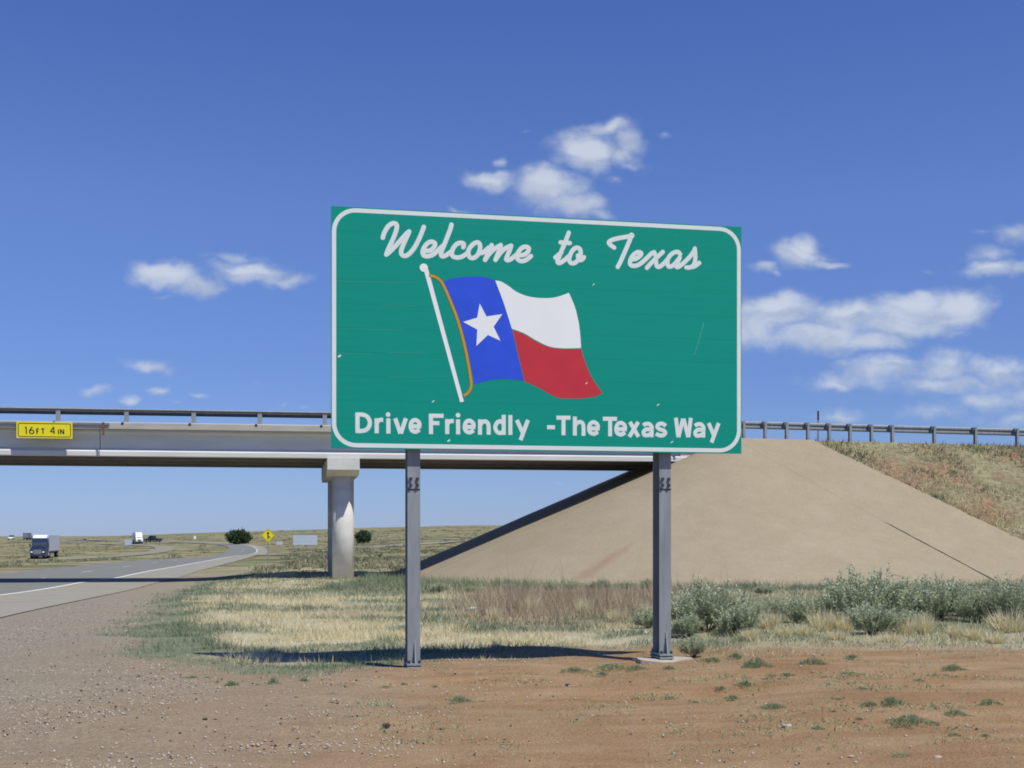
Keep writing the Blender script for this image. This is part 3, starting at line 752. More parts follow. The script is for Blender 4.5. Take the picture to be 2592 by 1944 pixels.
# ------------------------------------------------------------------ welcome sign
SW, SH, SBOT = 4.88, 2.725, 2.52
SA = math.atan2(.92, 4.79)
SX, SY = -2.035, 13.54
def welcome_sign():
    root = empty('welcome_sign', (SX, SY, 0), SA, 'large green highway welcome sign with a painted flag on two steel posts', 'sign')
    # ten horizontal extruded planks
    n = 10; ph = SH/n
    for i in range(n):
        MB().box(0, SW, 0, .03, SBOT+i*ph+.0004, SBOT+(i+1)*ph-.0004).obj('plank', M['sign_green'], root)
    hom = homography([(45, 42), (2158, 152), (30, 1298), (2170, 1328)], [(0, SBOT+SH), (SW, SBOT+SH), (0, SBOT), (SW, SBOT)])
    def z2(ox, oy, sc): return lambda p: hom((((p[0]/sc+ox)-820)*2.0481, ((p[1]/sc+oy)-500)*2.0481))
    Y = -.0008
    mb = MB(); border(mb, .008, SW-.008, SBOT+.012, SBOT+SH-.012, .27, .048, Y); face_obj(mb, 'border', M['sign_white'], root)
    A = z2(960, 550, 5.53); B = z2(1380, 570, 5.53); D1 = z2(880, 1035, 4.608); D2 = z2(1360, 1035, 4.608)
    def word(name, T, strokes, w, sm=True, rnd=True, dots=()):
        mb = MB()
        for k, st in enumerate(strokes):
            pts = [T(p) for p in (smooth2(st) if sm and len(st) > 2 else st)]
            stroke(mb, pts, w, Y-.00006*(k % 12), round_ends=rnd)
        for d in dots: disc(mb, T(d[:2]), d[2], Y)
        return face_obj(mb, name, M['sign_white'], root)
    WS = .052
    word('lettering', A, [
        [(62,278),(85,205),(140,118),(205,78),(252,92),(258,140),(235,220),(188,330),(140,430),(108,512)],
        [(108,512),(165,465),(245,385),(330,290),(395,220),(430,192)],
        [(430,192),(400,260),(355,355),(322,440),(316,490),(340,525),(385,528),(440,490),(505,410),(562,305),(602,215),(634,128)],
        [(645,462),(720,455),(778,405),(788,358),(750,335),(695,348),(642,405),(616,470),(628,520),(675,536),(745,520),(805,478),(860,425),(905,385)],
        [(1020,98),(1000,170),(960,270),(920,370),(882,460),(872,515),(893,538),(935,525),(1005,478),(1035,450)],
        [(1182,412),(1190,368),(1155,350),(1100,362),(1050,412),(1022,480),(1032,532),(1082,553),(1145,548),(1205,518),(1248,482)],
        [(1278,412),(1330,362),(1385,345),(1415,378),(1412,450),(1380,520),(1325,560),(1275,552),(1252,502),(1258,450),(1278,412)],
        [(1400,480),(1440,492),(1490,460),(1540,415)],
        [(1578,382),(1550,450),(1512,528),(1485,588)], [(1485,588),(1540,508),(1620,432),(1702,385)],
        [(1705,382),(1690,440),(1652,530),(1630,588)], [(1630,588),(1690,502),(1762,432),(1845,392)],
        [(1850,390),(1830,450),(1792,540),(1782,585),(1822,588),(1882,550),(1935,505)],
        [(1955,522),(2015,520),(2072,488),(2096,432),(2060,405),(2002,420),(1952,478),(1930,540),(1950,588),(2002,605),(2062,585),(2125,535)]], WS)
    word('lettering', B, [
        [(330,100),(300,180),(260,280),(215,385),(182,470),(176,512),(212,518),(272,478),(325,430)],
        [(142,445),(182,412),(225,375)], [(215,235),(345,244)],
        [(345,420),(380,350),(430,310),(480,322),(495,370),(485,432),(450,490),(400,525),(352,515),(335,470),(345,420)], [(455,420),(475,478),(515,472),(542,440)]], WS)
    word('lettering', B, [[(962, 308), (908, 270), (888, 235), (930, 202), (1020, 178), (1110, 162), (1190, 150)], [(1204, 140), (1160, 250), (1100, 390), (1052, 500), (1012, 575)]], WS, dots=[(1204,140,.034)])
    word('lettering', B, [[(1212, 472), (1272, 460), (1330, 412), (1336, 382), (1295, 370), (1240, 400), (1196, 460), (1182, 520), (1202, 555), (1262, 560), (1332, 528), (1412, 458), (1480, 392), (1520, 372)], [(1520, 372), (1540, 430), (1546, 510), (1560, 568), (1602, 570), (1662, 520), (1710, 465)], [(1640, 368), (1560, 442), (1480, 520), (1418, 590)]], WS)
    word('lettering', B, [[(1880, 398), (1850, 370), (1790, 380), (1730, 432), (1705, 500), (1712, 560), (1745, 573), (1800, 540), (1865, 462)], [(1875, 445), (1845, 520), (1828, 572), (1862, 574), (1932, 520), (2012, 440), (2070, 362), (2085, 322)], [(2085, 322), (2090, 385), (2092, 460), (2075, 540), (2030, 580), (1968, 585)], [(1990, 588), (2080, 568), (2148, 520)]], WS)
    # lower line: plain bold lettering
    BW = .0475
    def glyph_e(cx, cy):   # centre in local units
        return [[(cx-52, cy+3), (cx+70, cy+3)], [(cx+52, cy), (cx+42, cy-46), (cx, cy-72), (cx-40, cy-50), (cx-54, cy+3), (cx-40, cy+48), (cx+3, cy+66), (cx+52, cy+42)]]
    ae = lambda dx, dy: [[(1340+dx,195+dy),(1340+dx,327+dy)], [(1240+dx,190+dy),(1268+dx,172+dy),(1312+dx,172+dy),(1340+dx,205+dy),(1340+dx,235+dy)], [(1340+dx,240+dy),(1282+dx,234+dy),(1246+dx,262+dy),(1254+dx,300+dy),(1295+dx,304+dy),(1340+dx,282+dy)]]
    L1 = [[[(103,36),(103,276)], [(84,60),(160,60),(215,82),(245,130),(245,182),(215,232),(160,252),(84,252)]],
          [[(328,104),(328,280)], [(328,165),(345,135),(372,122),(405,121)]], [[(465,105),(465,284)], (463,60,.027)],
          [[(546,104),(606,284)], [(672,104),(610,284)]], glyph_e(780, 196),
          [[(965,50),(965,290)], [(945,73),(1114,75)], [(965,160),(1063,162)]], [[(1155,114),(1155,290)], [(1155,180),(1172,150),(1200,137),(1232,137)]], [[(1283,117),(1283,293)], (1283,68,.027)], glyph_e(1415, 204),
          [[(1540,117),(1540,297)], [(1540,195),(1560,155),(1600,140),(1630,160),(1641,200),(1641,297)]],
          [[(1818,64),(1818,300)], [(1818,165),(1780,140),(1742,155),(1718,208),(1736,258),(1775,278),(1818,262)]], [[(1896,66),(1896,300)]],
          [[(1972,125),(2045,285)], [(2102,124),(2015,362)]]]
    L2 = [[[(115,210),(207,210)]], [[(224,97),(388,98)], [(307,76),(307,304)]], [[(440,84),(440,308)], [(440,200),(460,162),(500,148),(530,165),(541,205),(541,311)]], glyph_e(660, 222),
          [[(768,110),(933,111)], [(853,90),(853,317)]], glyph_e(978, 230), [[(1085,148),(1186,323)], [(1182,148),(1078,323)]], ae(0, 0),
          [[(1505,195),(1470,170),(1425,172),(1405,205),(1432,232),(1482,250),(1500,280),(1470,306),(1425,304),(1390,285)]],
          [[(1622,98),(1652,328)], [(1654,328),(1706,110)], [(1712,110),(1768,328)], [(1770,328),(1797,100)]], ae(606, 5), [[(2006,162),(2072,315)], [(2124,162),(2042,391)]]]
    for T, LL in ((D1, L1), (D2, L2)):
        for gl in LL: word('letter', T, [q for q in gl if isinstance(q, list)], BW, True, False, [q for q in gl if isinstance(q, tuple)])
    # painted flag
    fl = empty('flag', (0, 0, 0)); fl.parent = root
    def shape(name, pts, m, y=Y, sm=True):
        q = pts
        mb = MB(); polyface(mb, [hom(p) for p in q], y); return face_obj(mb, name, m, fl)
    def curve(*seg):
        out = []
        for s in seg:
            p = smooth2(list(s), 5); out += p if not out else p[1:] if p[0] == out[-1] else p
        ded = [out[0]]
        for p in out[1:]:
            if abs(p[0]-ded[-1][0])+abs(p[1]-ded[-1][1]) > .5: ded.append(p)
        if abs(ded[0][0]-ded[-1][0])+abs(ded[0][1]-ded[-1][1]) < .5: ded.pop()
        return ded
    shape('blue_band', curve([(618,438),(650,418),(720,408),(800,405),(850,411),(887,425)], [(887,425),(930,540),(972,670),(1000,790),(1038,948)], [(1038,948),(980,938),(900,938),(830,950),(777,966)], [(777,966),(773,930),(752,820),(722,690),(682,570),(645,485),(618,438)]), M['flag_blue'])
    shape('white_band', curve([(889,426),(920,432),(960,456),(1000,485),(1060,508),(1130,517),(1200,513),(1270,490)], [(1270,490),(1300,560),(1320,640),(1330,720),(1333,776)], [(1333,776),(1240,777),(1170,768),(1100,736),(1040,700),(977,676)], [(977,676),(972,667),(932,540),(889,426)]), M['flag_white'])
    shape('red_band', curve([(978,680),(1040,706),(1100,741),(1170,772),(1240,780),(1334,780)], [(1334,780),(1355,850),(1390,930),(1445,1010)], [(1445,1010),(1400,1030),(1320,1038),(1220,1035),(1160,1010),(1110,980),(1041,950)], [(1041,950),(1003,790),(978,680)]), M['flag_red'])
    shape('star', [(808,545),(843,612),(925,600),(880,665),(915,738),(850,708),(790,765),(795,680),(722,640),(795,618)], M['flag_white'], Y-.002)
    mb = MB(); polyface(mb, [hom(p) for p in [(520,372),(543,368),(724,1055),(704,1058)]], Y-.002); disc(mb, hom((520,360)), .048, Y-.003); face_obj(mb, 'flagpole', M['flag_white'], fl)
    mb = MB(); stroke(mb, [hom(p) for p in smooth2([(545,400),(580,408),(615,440),(660,540),(700,650),(735,790),(758,920),(762,975),(746,1008),(722,1024)])], .041, Y-.0005, round_ends=False); face_obj(mb, 'fringe_outline', M['print_black'], fl)
    mb = MB(); stroke(mb, [hom(p) for p in smooth2([(545,400),(580,408),(615,440),(660,540),(700,650),(735,790),(758,920),(762,975),(746,1008),(722,1024)])], .033, Y-.0022, round_ends=False); face_obj(mb, 'fringe', M['flag_gold'], fl)
    # scratches and scuffs
    def scuff(pts, w, m='scuff'):
        mb = MB(); stroke(mb, [hom(p) for p in pts], w, Y-.0008); face_obj(mb, 'scuff', M[m], root)
    scuff([(1968,645), (1945,730), (1921,812)], .005)
    for (x, y, l) in ((80,430,400),(300,553,200),(80,676,330),(330,800,200),(60,803,180),(330,926,190)): scuff([(x, y), (x+l, y+l*.02)], .0022)
    for (x, y, w) in ((75,820,.02),(640,1262,.018),(1803,1270,.012),(1730,1075,.012),(1393,450,.01),(560,1057,.012),(1358,962,.008)): scuff([(x, y), (x+8, y-6)], w, 'sign_white')
    # back stiffeners
    for z in (SBOT+.35, SBOT+1.36, SBOT+2.35): MB().box(.05, SW-.05, .03, .085, z-.04, z+.04).obj('stiffener', M['galv'], root)
    # posts: wide-flange beams with a fuse plate and slip base
    FW, FD, FT, WT = .146, .258, .011, .007
    inv = lambda u: None
    for (u, ) in ((1047.5,), (1684.0,)):
        k = (u-1296)/3047; yo = .092
        # solve a so that the flange centre is seen at u
        ca, sa = math.cos(SA), math.sin(SA)
        a = (k*(SY+yo*ca)-SX+yo*sa)/(ca-k*sa)
        gx, gy = SX+a*ca-(yo+FD/2)*sa, SY+a*sa+(yo+FD/2)*ca
        gz = Hs(gx, gy)
        if u > 1500: gz = EYE-(1667-1357)/3047*gy
        mb = MB()
        mb.box(a-FW/2, a+FW/2, yo, yo+FT, gz+.075, SBOT+SH-.1); mb.box(a-FW/2, a+FW/2, yo+FD-FT, yo+FD, gz+.075, SBOT+SH-.1)
        mb.box(a-WT/2, a+WT/2, yo+FT, yo+FD-FT, gz+.075, SBOT+SH-.1)
        post = mb.obj('post', M['galv'], root)
        zj = EYE+(1357-1232)/3047*gy
        MB().box(a-FW/2+.004, a+FW/2-.004, yo-.012, yo-.001, zj-.03, zj+.11).obj('fuse_plate', M['galv'], post)
        jb = MB(); jb.box(a-FW/2, a+FW/2, yo-.0035, yo-.0012, zj-.040, zj-.030); jb.obj('joint_slot', M['bolt'], post)
        for dx in (-.038, .038):
            for dz in (.012, .085):
                MB().tube((a+dx, yo-.034, zj+dz), (a+dx, yo-.01, zj+dz), .019, n=6).obj('bolt', M['bolt'], post)
        # base: two plates, gusset and bolts
        MB().box(a-.085, a+.085, yo-.07, yo+FD+.07, gz+.05, gz+.073).obj('base_plate', M['galv'], post)
        MB().box(a-.085, a+.085, yo-.07, yo+FD+.07, gz+.012, gz+.036).obj('base_plate', M['galv'], post)
        st = MB(); st.box(a-FW/2, a+FW/2, yo, yo+FT, gz-.4, gz+.011); st.box(a-FW/2, a+FW/2, yo+FD-FT, yo+FD, gz-.4, gz+.011); st.box(a-WT/2, a+WT/2, yo+FT, yo+FD-FT, gz-.4, gz+.011); st.obj('stub', M['galv'], post)
        MB().add([(a+.006, yo-.002, gz+.34), (a+.006, yo-.068, gz+.075), (a+.006, yo-.002, gz+.075), (a+.018, yo-.002, gz+.34), (a+.018, yo-.068, gz+.075), (a+.018, yo-.002, gz+.075)], [(0, 1, 2), (3, 5, 4), (0, 3, 4, 1), (1, 4, 5, 2), (2, 5, 3, 0)]).obj('gusset', M['galv'], post)
        for dx in (-.06, .06):
            for yy in (yo-.045, yo+FD+.045): MB().tube((a+dx, yy, gz+.0), (a+dx, yy, gz+.105), .016, n=6).obj('bolt', M['bolt'], post)
        if u > 1500:
            # exposed concrete footing round the right post
            mb = MB(); n = 16; top = []; bot = []
            for i in range(n):
                an = 2*math.pi*i/n; r = 1+.12*math.sin(3*an+1)+.08*math.cos(5*an)
                top.append((gx-.03+.33*r*math.cos(an), gy-.06+.30*r*math.sin(an), gz+.005+.012*math.sin(an*2+1))); bot.append((gx-.03+.36*r*math.cos(an), gy-.06+.33*r*math.sin(an), gz-.3))
            mb.add(top+bot, [tuple(range(n))]+[(i, n+i, n+(i+1) % n, (i+1) % n) for i in range(n)])
            o = mb.obj('concrete_footing', M['footing'])
            tag(o, 'irregular concrete footing exposed at the foot of the right sign post', 'footing')
welcome_sign()

# ------------------------------------------------------------------ clearance sign on the bridge
def clearance_sign():
    s0, s1 = s_at(41, -.1), s_at(183, -.1)
    x, y = bw((s0+s1)/2, -.1); W_ = s1-s0; z0 = 5.28; z1 = 5.90
    root = empty('clearance_sign', (x, y, 0), BA, 'yellow clearance sign reading 16FT 4IN hung on the bridge', 'sign')
    MB().box(-W_/2, W_/2, 0, .012, z0, z1).obj('panel', M['yellow'], root)
    mb = MB(); border(mb, -W_/2+.055, W_/2-.055, z0+.045, z1-.045, .07, .028, -.003); face_obj(mb, 'border', M['print_black'], root)
    hm = homography([(310,350),(1360,362),(298,645),(1345,660)], [(-W_/2, z1), (W_/2, z1), (-W_/2, z0), (W_/2, z0)])
    for gl in [[[(485, 440), (485, 570)], [(470, 462), (485, 443)]], [[(600, 445), (560, 490), (545, 535), (565, 565), (600, 568), (622, 545), (615, 510), (580, 500), (552, 520)]], [[(680, 475), (680, 572)], [(672, 480), (722, 480)], [(680, 522), (712, 522)]], [[(795, 480), (795, 568)], [(762, 480), (822, 482)]], [[(1000, 445), (1000, 575)], [(1000, 445), (935, 530)], [(935, 532), (1018, 532)]], [[(1085, 490), (1085, 578)]], [[(1125, 487), (1125, 578)], [(1125, 487), (1185, 578)], [(1185, 487), (1185, 578)]]]:
        mb = MB()
        for k, st in enumerate(gl): stroke(mb, [hm(p) for p in (smooth2(st) if len(st) > 2 else st)], .042, -.003-.0003*k, round_ends=False)
        face_obj(mb, 'letter', M['print_black'], root)
clearance_sign()

# ------------------------------------------------------------------ guardrail on the embankment
def guardrail():
    us = [1886.5, 1940.9, 1995.2, 2049.5, 2103.8, 2156.6, 2210.9, 2263.7, 2370.4, 2475, 2581]
    ss = [s_at(u) for u in us]; s = ss[0]
    pre = [s-.95*k for k in (1, 2, 3)]; post = [ss[-1]+1.905*k for k in range(1, 16)]
    root = empty('guardrail', (P0[0], P0[1], 0), BA, 'galvanised guardrail along the top of the embankment', 'guardrail')
    mb = MB(); mb.box(-.055, .055, .10, .112, -.5, .74); mb.box(-.055, .055, .238, .25, -.5, .74); mb.box(-.005, .005, .112, .238, -.5, .74)
    pm = mb.mesh('post'); pm.materials.append(M['galv'])
    bm_ = MB().box(-.07, .07, .25, .40, .44, .75).mesh('blockout'); bm_.materials.append(M['galv_dark'])
    for q in pre+ss+post:
        z = TOPZ-drop_top(q)
        p = link_mesh('post', pm, None, root, (q, 0, z)); link_mesh('blockout', bm_, None, p)
    prof = [(.485, .765), (.44, .755), (.405, .72), (.405, .66), (.465, .63), (.465, .585), (.405, .555), (.405, .495), (.44, .46), (.485, .45)]
    pr2 = prof+[(a+.008, b) for a, b in prof[::-1]]
    a, b = pre[-1]-.5, post[-1]+1
    cuts = list(np.linspace(a, b, 20)); v = []; f = []; n = len(pr2)
    for q in cuts:
        z = TOPZ-drop_top(q)
        v += [(q, p[0], z+p[1]) for p in pr2]
    for i in range(len(cuts)-1):
        for j in range(n): f.append((i*n+j, i*n+(j+1) % n, (i+1)*n+(j+1) % n, (i+1)*n+j))
    MB().add(v, f).obj('rail_beam', M['galv'], root)
    # thin marker post behind the rail
    q = s_at(2071, .9); x, y = bw(q, .9)
    r = empty('marker_post', (x, y, TOPZ-.1), BA, 'thin dark marker post standing up behind the guardrail', 'marker')
    MB().box(-.03, .03, -.008, .008, 0, 1.38).obj('post', M['galv_dark'], r)
    MB().box(-.045, .045, -.012, -.009, 1.0, 1.40).obj('reflector', M['bolt'], r)
guardrail()

# ------------------------------------------------------------------ far signs
def merge_sign():
    x, y, z = ground_at(678, 1424)
    d = y/3047.0; r = 18.3*d
    root = empty('merge_sign', (x, y, z), R(10), 'yellow diamond merge sign on a thin post beside the road shoulder', 'sign')
    zc = EYE+(1357-1355.5)*d-z
    me = MB(); me.add([(-r, 0, zc), (0, 0, zc-r), (r, 0, zc), (0, 0, zc+r), (-r, .02, zc), (0, .02, zc-r), (r, .02, zc), (0, .02, zc+r)], [(0, 1, 2, 3), (7, 6, 5, 4), (0, 4, 5, 1), (1, 5, 6, 2), (2, 6, 7, 3), (3, 7, 4, 0)])
    me.obj('panel', M['yellow'], root)
    mb = MB(); q = r*.93; w = r*.05
    P_ = [(-q, zc), (0, zc-q), (q, zc), (0, zc+q)]; I_ = [(-q+w*1.4, zc), (0, zc-q+w*1.4), (q-w*1.4, zc), (0, zc+q-w*1.4)]
    mb.add([(p[0], -.004, p[1]) for p in P_+I_], [(i, (i+1) % 4, 4+(i+1) % 4, 4+i) for i in range(4)]); face_obj(mb, 'border', M['print_black'], root)
    mb = MB(); stroke(mb, [(0, zc-.52*r), (0, zc+.3*r)], .15*r, -.004, round_ends=False)
    polyface(mb, [(-.22*r, zc+.22*r), (.22*r, zc+.22*r), (0, zc+.58*r)], -.0045)
    stroke(mb, [(0, zc-.02*r), (.16*r, zc-.18*r), (.33*r, zc-.32*r)], .12*r, -.0052, round_ends=False)
    face_obj(mb, 'arrow_symbol', M['print_black'], root)
    MB().tube((0, .05, -.3), (0, .05, zc+r*.6), .035, n=8).obj('post', M['galv'], root)
merge_sign()
def panel_sign(name, u0, u1, v0, v1, vb, m, label, nposts=2, mpost='galv', ry=R(10)):
    x, y, z = ground_at((u0+u1)/2, vb); d = y/3047
    w = (u1-u0)*d; zt = EYE+(1357-v0)*d-z; zb = EYE+(1357-v1)*d-z
    root = empty(name, (x, y, z), ry, label, 'sign')
    k = 3 if w > 3 else 1
    for i in range(k):
        MB().box(-w/2, w/2, 0, .06, zb+(zt-zb)*i/k+.01, zb+(zt-zb)*(i+1)/k-.01).obj('panel', M[m], root)
    for i in range(nposts):
        px = 0 if nposts == 1 else -w*.32+w*.64*i/(nposts-1)
        MB().box(px-.08*max(.4, w/6), px+.08*max(.4, w/6), .07, .25, -.3, zt-.1).obj('post', M[mpost], root)
    return root
M['sign_pale'] = mat('pale_sign_back', (.42, .50, .58), .6, .05, 1)
panel_sign('road_sign', 742, 803, 1354.5, 1379.5, 1386, 'sign_pale', 'wide pale grey road sign seen from behind, left of the bridge column')
panel_sign('road_sign', 700, 715, 1370, 1379, 1386, 'sign_pale', 'small pale sign between the merge sign and the wide grey sign', 1)
panel_sign('road_sign', 490, 496, 1357, 1364, 1370, 'truck_white', 'tiny white sign on the open range left of the round tree', 1)
panel_sign('road_sign', 316, 332, 1366, 1380, 1386, 'sign_pale', 'low grey sign in front of the white truck', 2)

# ------------------------------------------------------------------ vehicles
def wheel_mesh(r, w):
    t = MB().tube((0, -w/2, 0), (0, w/2, 0), r, n=18).mesh('wheel'); t.materials.append(M['rubber'])
    h = MB().tube((0, -w/2-.012, 0), (0, w/2+.012, 0), r*.55, n=12).mesh('rim'); h.materials.append(M['chrome'])
    return t, h
def add_wheel(root, tm, x, y, r):
    a = link_mesh('wheel', tm[0], None, root, (x, y, r)); link_mesh('rim', tm[1], None, a)
def semi(name, u, vb, yaw, cab, label, fairing='truck_white', trailer='trailer'):
    """nose to +x"""
    x, y, z = ground_at(u, vb)
    root = empty(name, (x, y, z+.1), yaw, label, 'truck', 'trucks and cars on the far carriageway')
    # cab with long hood and tall sleeper
    mb = MB(); mb.prism([(1.0, .55), (1.0, 3.45), (2.7, 3.45), (2.95, 2.75), (3.35, 2.05), (4.9, 1.75), (5.15, 1.55), (5.2, .6)], 'y', -1.22, 1.22)
    cb = mb.obj('cab', M[cab], root, .06)
    mb = MB(); mb.prism([(1.0, 3.452), (1.0, 4.05), (1.9, 4.0), (2.5, 3.75), (2.68, 3.452)], 'y', -1.15, 1.15); mb.obj('roof_fairing', M[fairing], root, .1)
    MB().add([(2.93, -1.0, 2.70), (2.93, 1.0, 2.70), (3.36, 1.0, 2.10), (3.36, -1.0, 2.10), (2.90, -1.0, 2.66), (2.90, 1.0, 2.66), (3.31, 1.0, 2.06), (3.31, -1.0, 2.06)], [(0, 1, 2, 3), (0, 4, 5, 1), (1, 5, 6, 2), (2, 6, 7, 3), (3, 7, 4, 0), (7, 6, 5, 4)]).obj('windscreen', M['glass'], root)
    for s in (-1, 1):
        MB().box(2.2, 2.85, s*1.225-.012, s*1.225+.012, 1.95, 2.6).obj('side_window', M['glass'], root)
        MB().box(5.12, 5.22, s*.95-.16, s*.95+.16, 1.0, 1.25).obj('headlight', M['truck_white'], root)
        MB().box(2.95, 3.1, s*1.5-.1, s*1.5+.1, 1.9, 2.55).obj('mirror', M['bolt'], root)
        MB().tube((1.0, s*1.3, .9), (1.0, s*1.3, 3.7), .08, n=8).obj('exhaust_stack', M['chrome'], root)
        MB().tube((1.2, s*1.1, .75), (2.6, s*1.1, .75), .32, n=12).obj('fuel_tank', M['chrome'], root)
    MB().box(5.19, 5.24, -.65, .65, .75, 1.5).obj('grille', M['galv_dark'], root)
    MB().box(5.1, 5.42, -1.2, 1.2, .38, .68).obj('bumper', M['dark_paint'], root, .04)
    MB().box(-2.2, 1.2, -.45, .45, .75, 1.0).obj('chassis', M['dark_paint'], root)
    tr = MB().box(-14.3, .5, -1.29, 1.29, 1.18, 4.1).obj('trailer', M[trailer], root, .05)
    MB().box(-14.3, .5, -1.3, 1.3, 1.05, 1.175).obj('side_rail', M['dark_paint'], tr)
    MB().box(-3.9, -3.7, -1.0, 1.0, .35, 1.04).obj('landing_gear', M['dark_paint'], tr)
    MB().box(-14.0, -10.6, -.5, .5, .75, 1.04).obj('bogie', M['dark_paint'], tr)
    tm = wheel_mesh(.51, .5)
    for (wx, wy) in ((4.2, .98), (-.3, .98), (-1.6, .98), (-11.3, .98), (-12.6, .98)):
        for s in (-1, 1): add_wheel(root, tm, wx, s*wy, .51)
    return root
semi('semi_truck', 105, 1414, math.atan2(-.97, .24), 'truck_blue', 'dark blue semi truck with white roof fairing pulling a silver trailer')
semi('semi_truck', 350, 1376, math.atan2(-.93, .36), 'truck_white', 'all white semi truck far off on the curving road', trailer='truck_white')
semi('semi_truck', 72, 1367, math.atan2(.97, -.25), 'grey_paint', 'small grey truck on the left horizon beyond the blue semi truck', 'grey_paint', 'grey_paint')
def car(name, u, vb, yaw, paint, label, pickup=False, sc=1.0, group='trucks and cars on the far carriageway'):
    x, y, z = ground_at(u, vb)
    root = empty(name, (x, y, z+.1), yaw, label, 'car', group); root.scale = (sc, sc, sc)
    mb = MB(); mb.prism([(-2.4, .35), (-2.4, .95), (-.6, .98), (1.0, .98), (2.2, .85), (2.4, .4)], 'y', -.92, .92); mb.obj('body', M[paint], root, .06)
    MB().prism([(-2.3 if not pickup else -.6, .982), (-1.8 if not pickup else -.45, 1.68), (.4, 1.68), (1.1, .982)], 'y', -.8, .8).obj('cabin', M['glass'], root, .05)
    MB().box(-1.7 if not pickup else -.4, .35, -.78, .78, 1.66, 1.72).obj('roof', M[paint], root)
    tm = wheel_mesh(.36, .24)
    for wx in (-1.5, 1.55):
        for s in (-1, 1): add_wheel(root, tm, wx, s*.82, .36)
    for s in (-1, 1): MB().box(2.3, 2.42, s*.65-.15, s*.65+.15, .6, .78).obj('headlight', M['truck_white'], root)
car('pickup_truck', 386, 1373, math.atan2(.35, -.93), 'dark_paint', 'dark pickup truck to the right of the white truck', True, 1.5)
car('parked_car', 28, 1366, math.atan2(-.97, .25), 'truck_white', 'white car far away at the left edge of the horizon', False, 1.6)
car('parked_car', 214, 1374, math.atan2(-.97, .3), 'grey_paint', 'tiny grey car on the range between the two semi trucks', False, .9)

# ------------------------------------------------------------------ vegetation helpers
def leaf_tris(P, D, L_, Wd, seed=0):
    """triangular leaves/blades: base points P, directions D (unit), lengths, widths"""
    r = np.random.default_rng(seed); n = len(P)
    side = np.cross(D, r.normal(size=(n, 3))); side /= np.linalg.norm(side, axis=1)[:, None]+1e-9
    a = P-side*Wd[:, None]*.5; b = P+side*Wd[:, None]*.5; c = P+D*L_[:, None]
    return np.stack([a, b, c], 1).reshape(-1, 3)
def tri_obj(name, V, tone, m, parent=None, loc=None):
    F = np.arange(len(V)).reshape(-1, 3)
    return link_mesh(name, fast_mesh(name, V, F, dict(tone=np.repeat(tone, 3))), m, parent, loc)

def blades(x, y, hgt, wid, lean, seed, zf=H):
    n = len(x); r = np.random.default_rng(seed)
    D = np.stack([r.normal(size=n)*lean, r.normal(size=n)*lean, np.ones(n)], 1); D /= np.linalg.norm(D, axis=1)[:, None]
    P = np.stack([x, y, zf(x, y)-.02], 1)
    return leaf_tris(P, D, hgt*(.6+.8*r.random(n)), wid*(.7+.6*r.random(n)), seed+1)

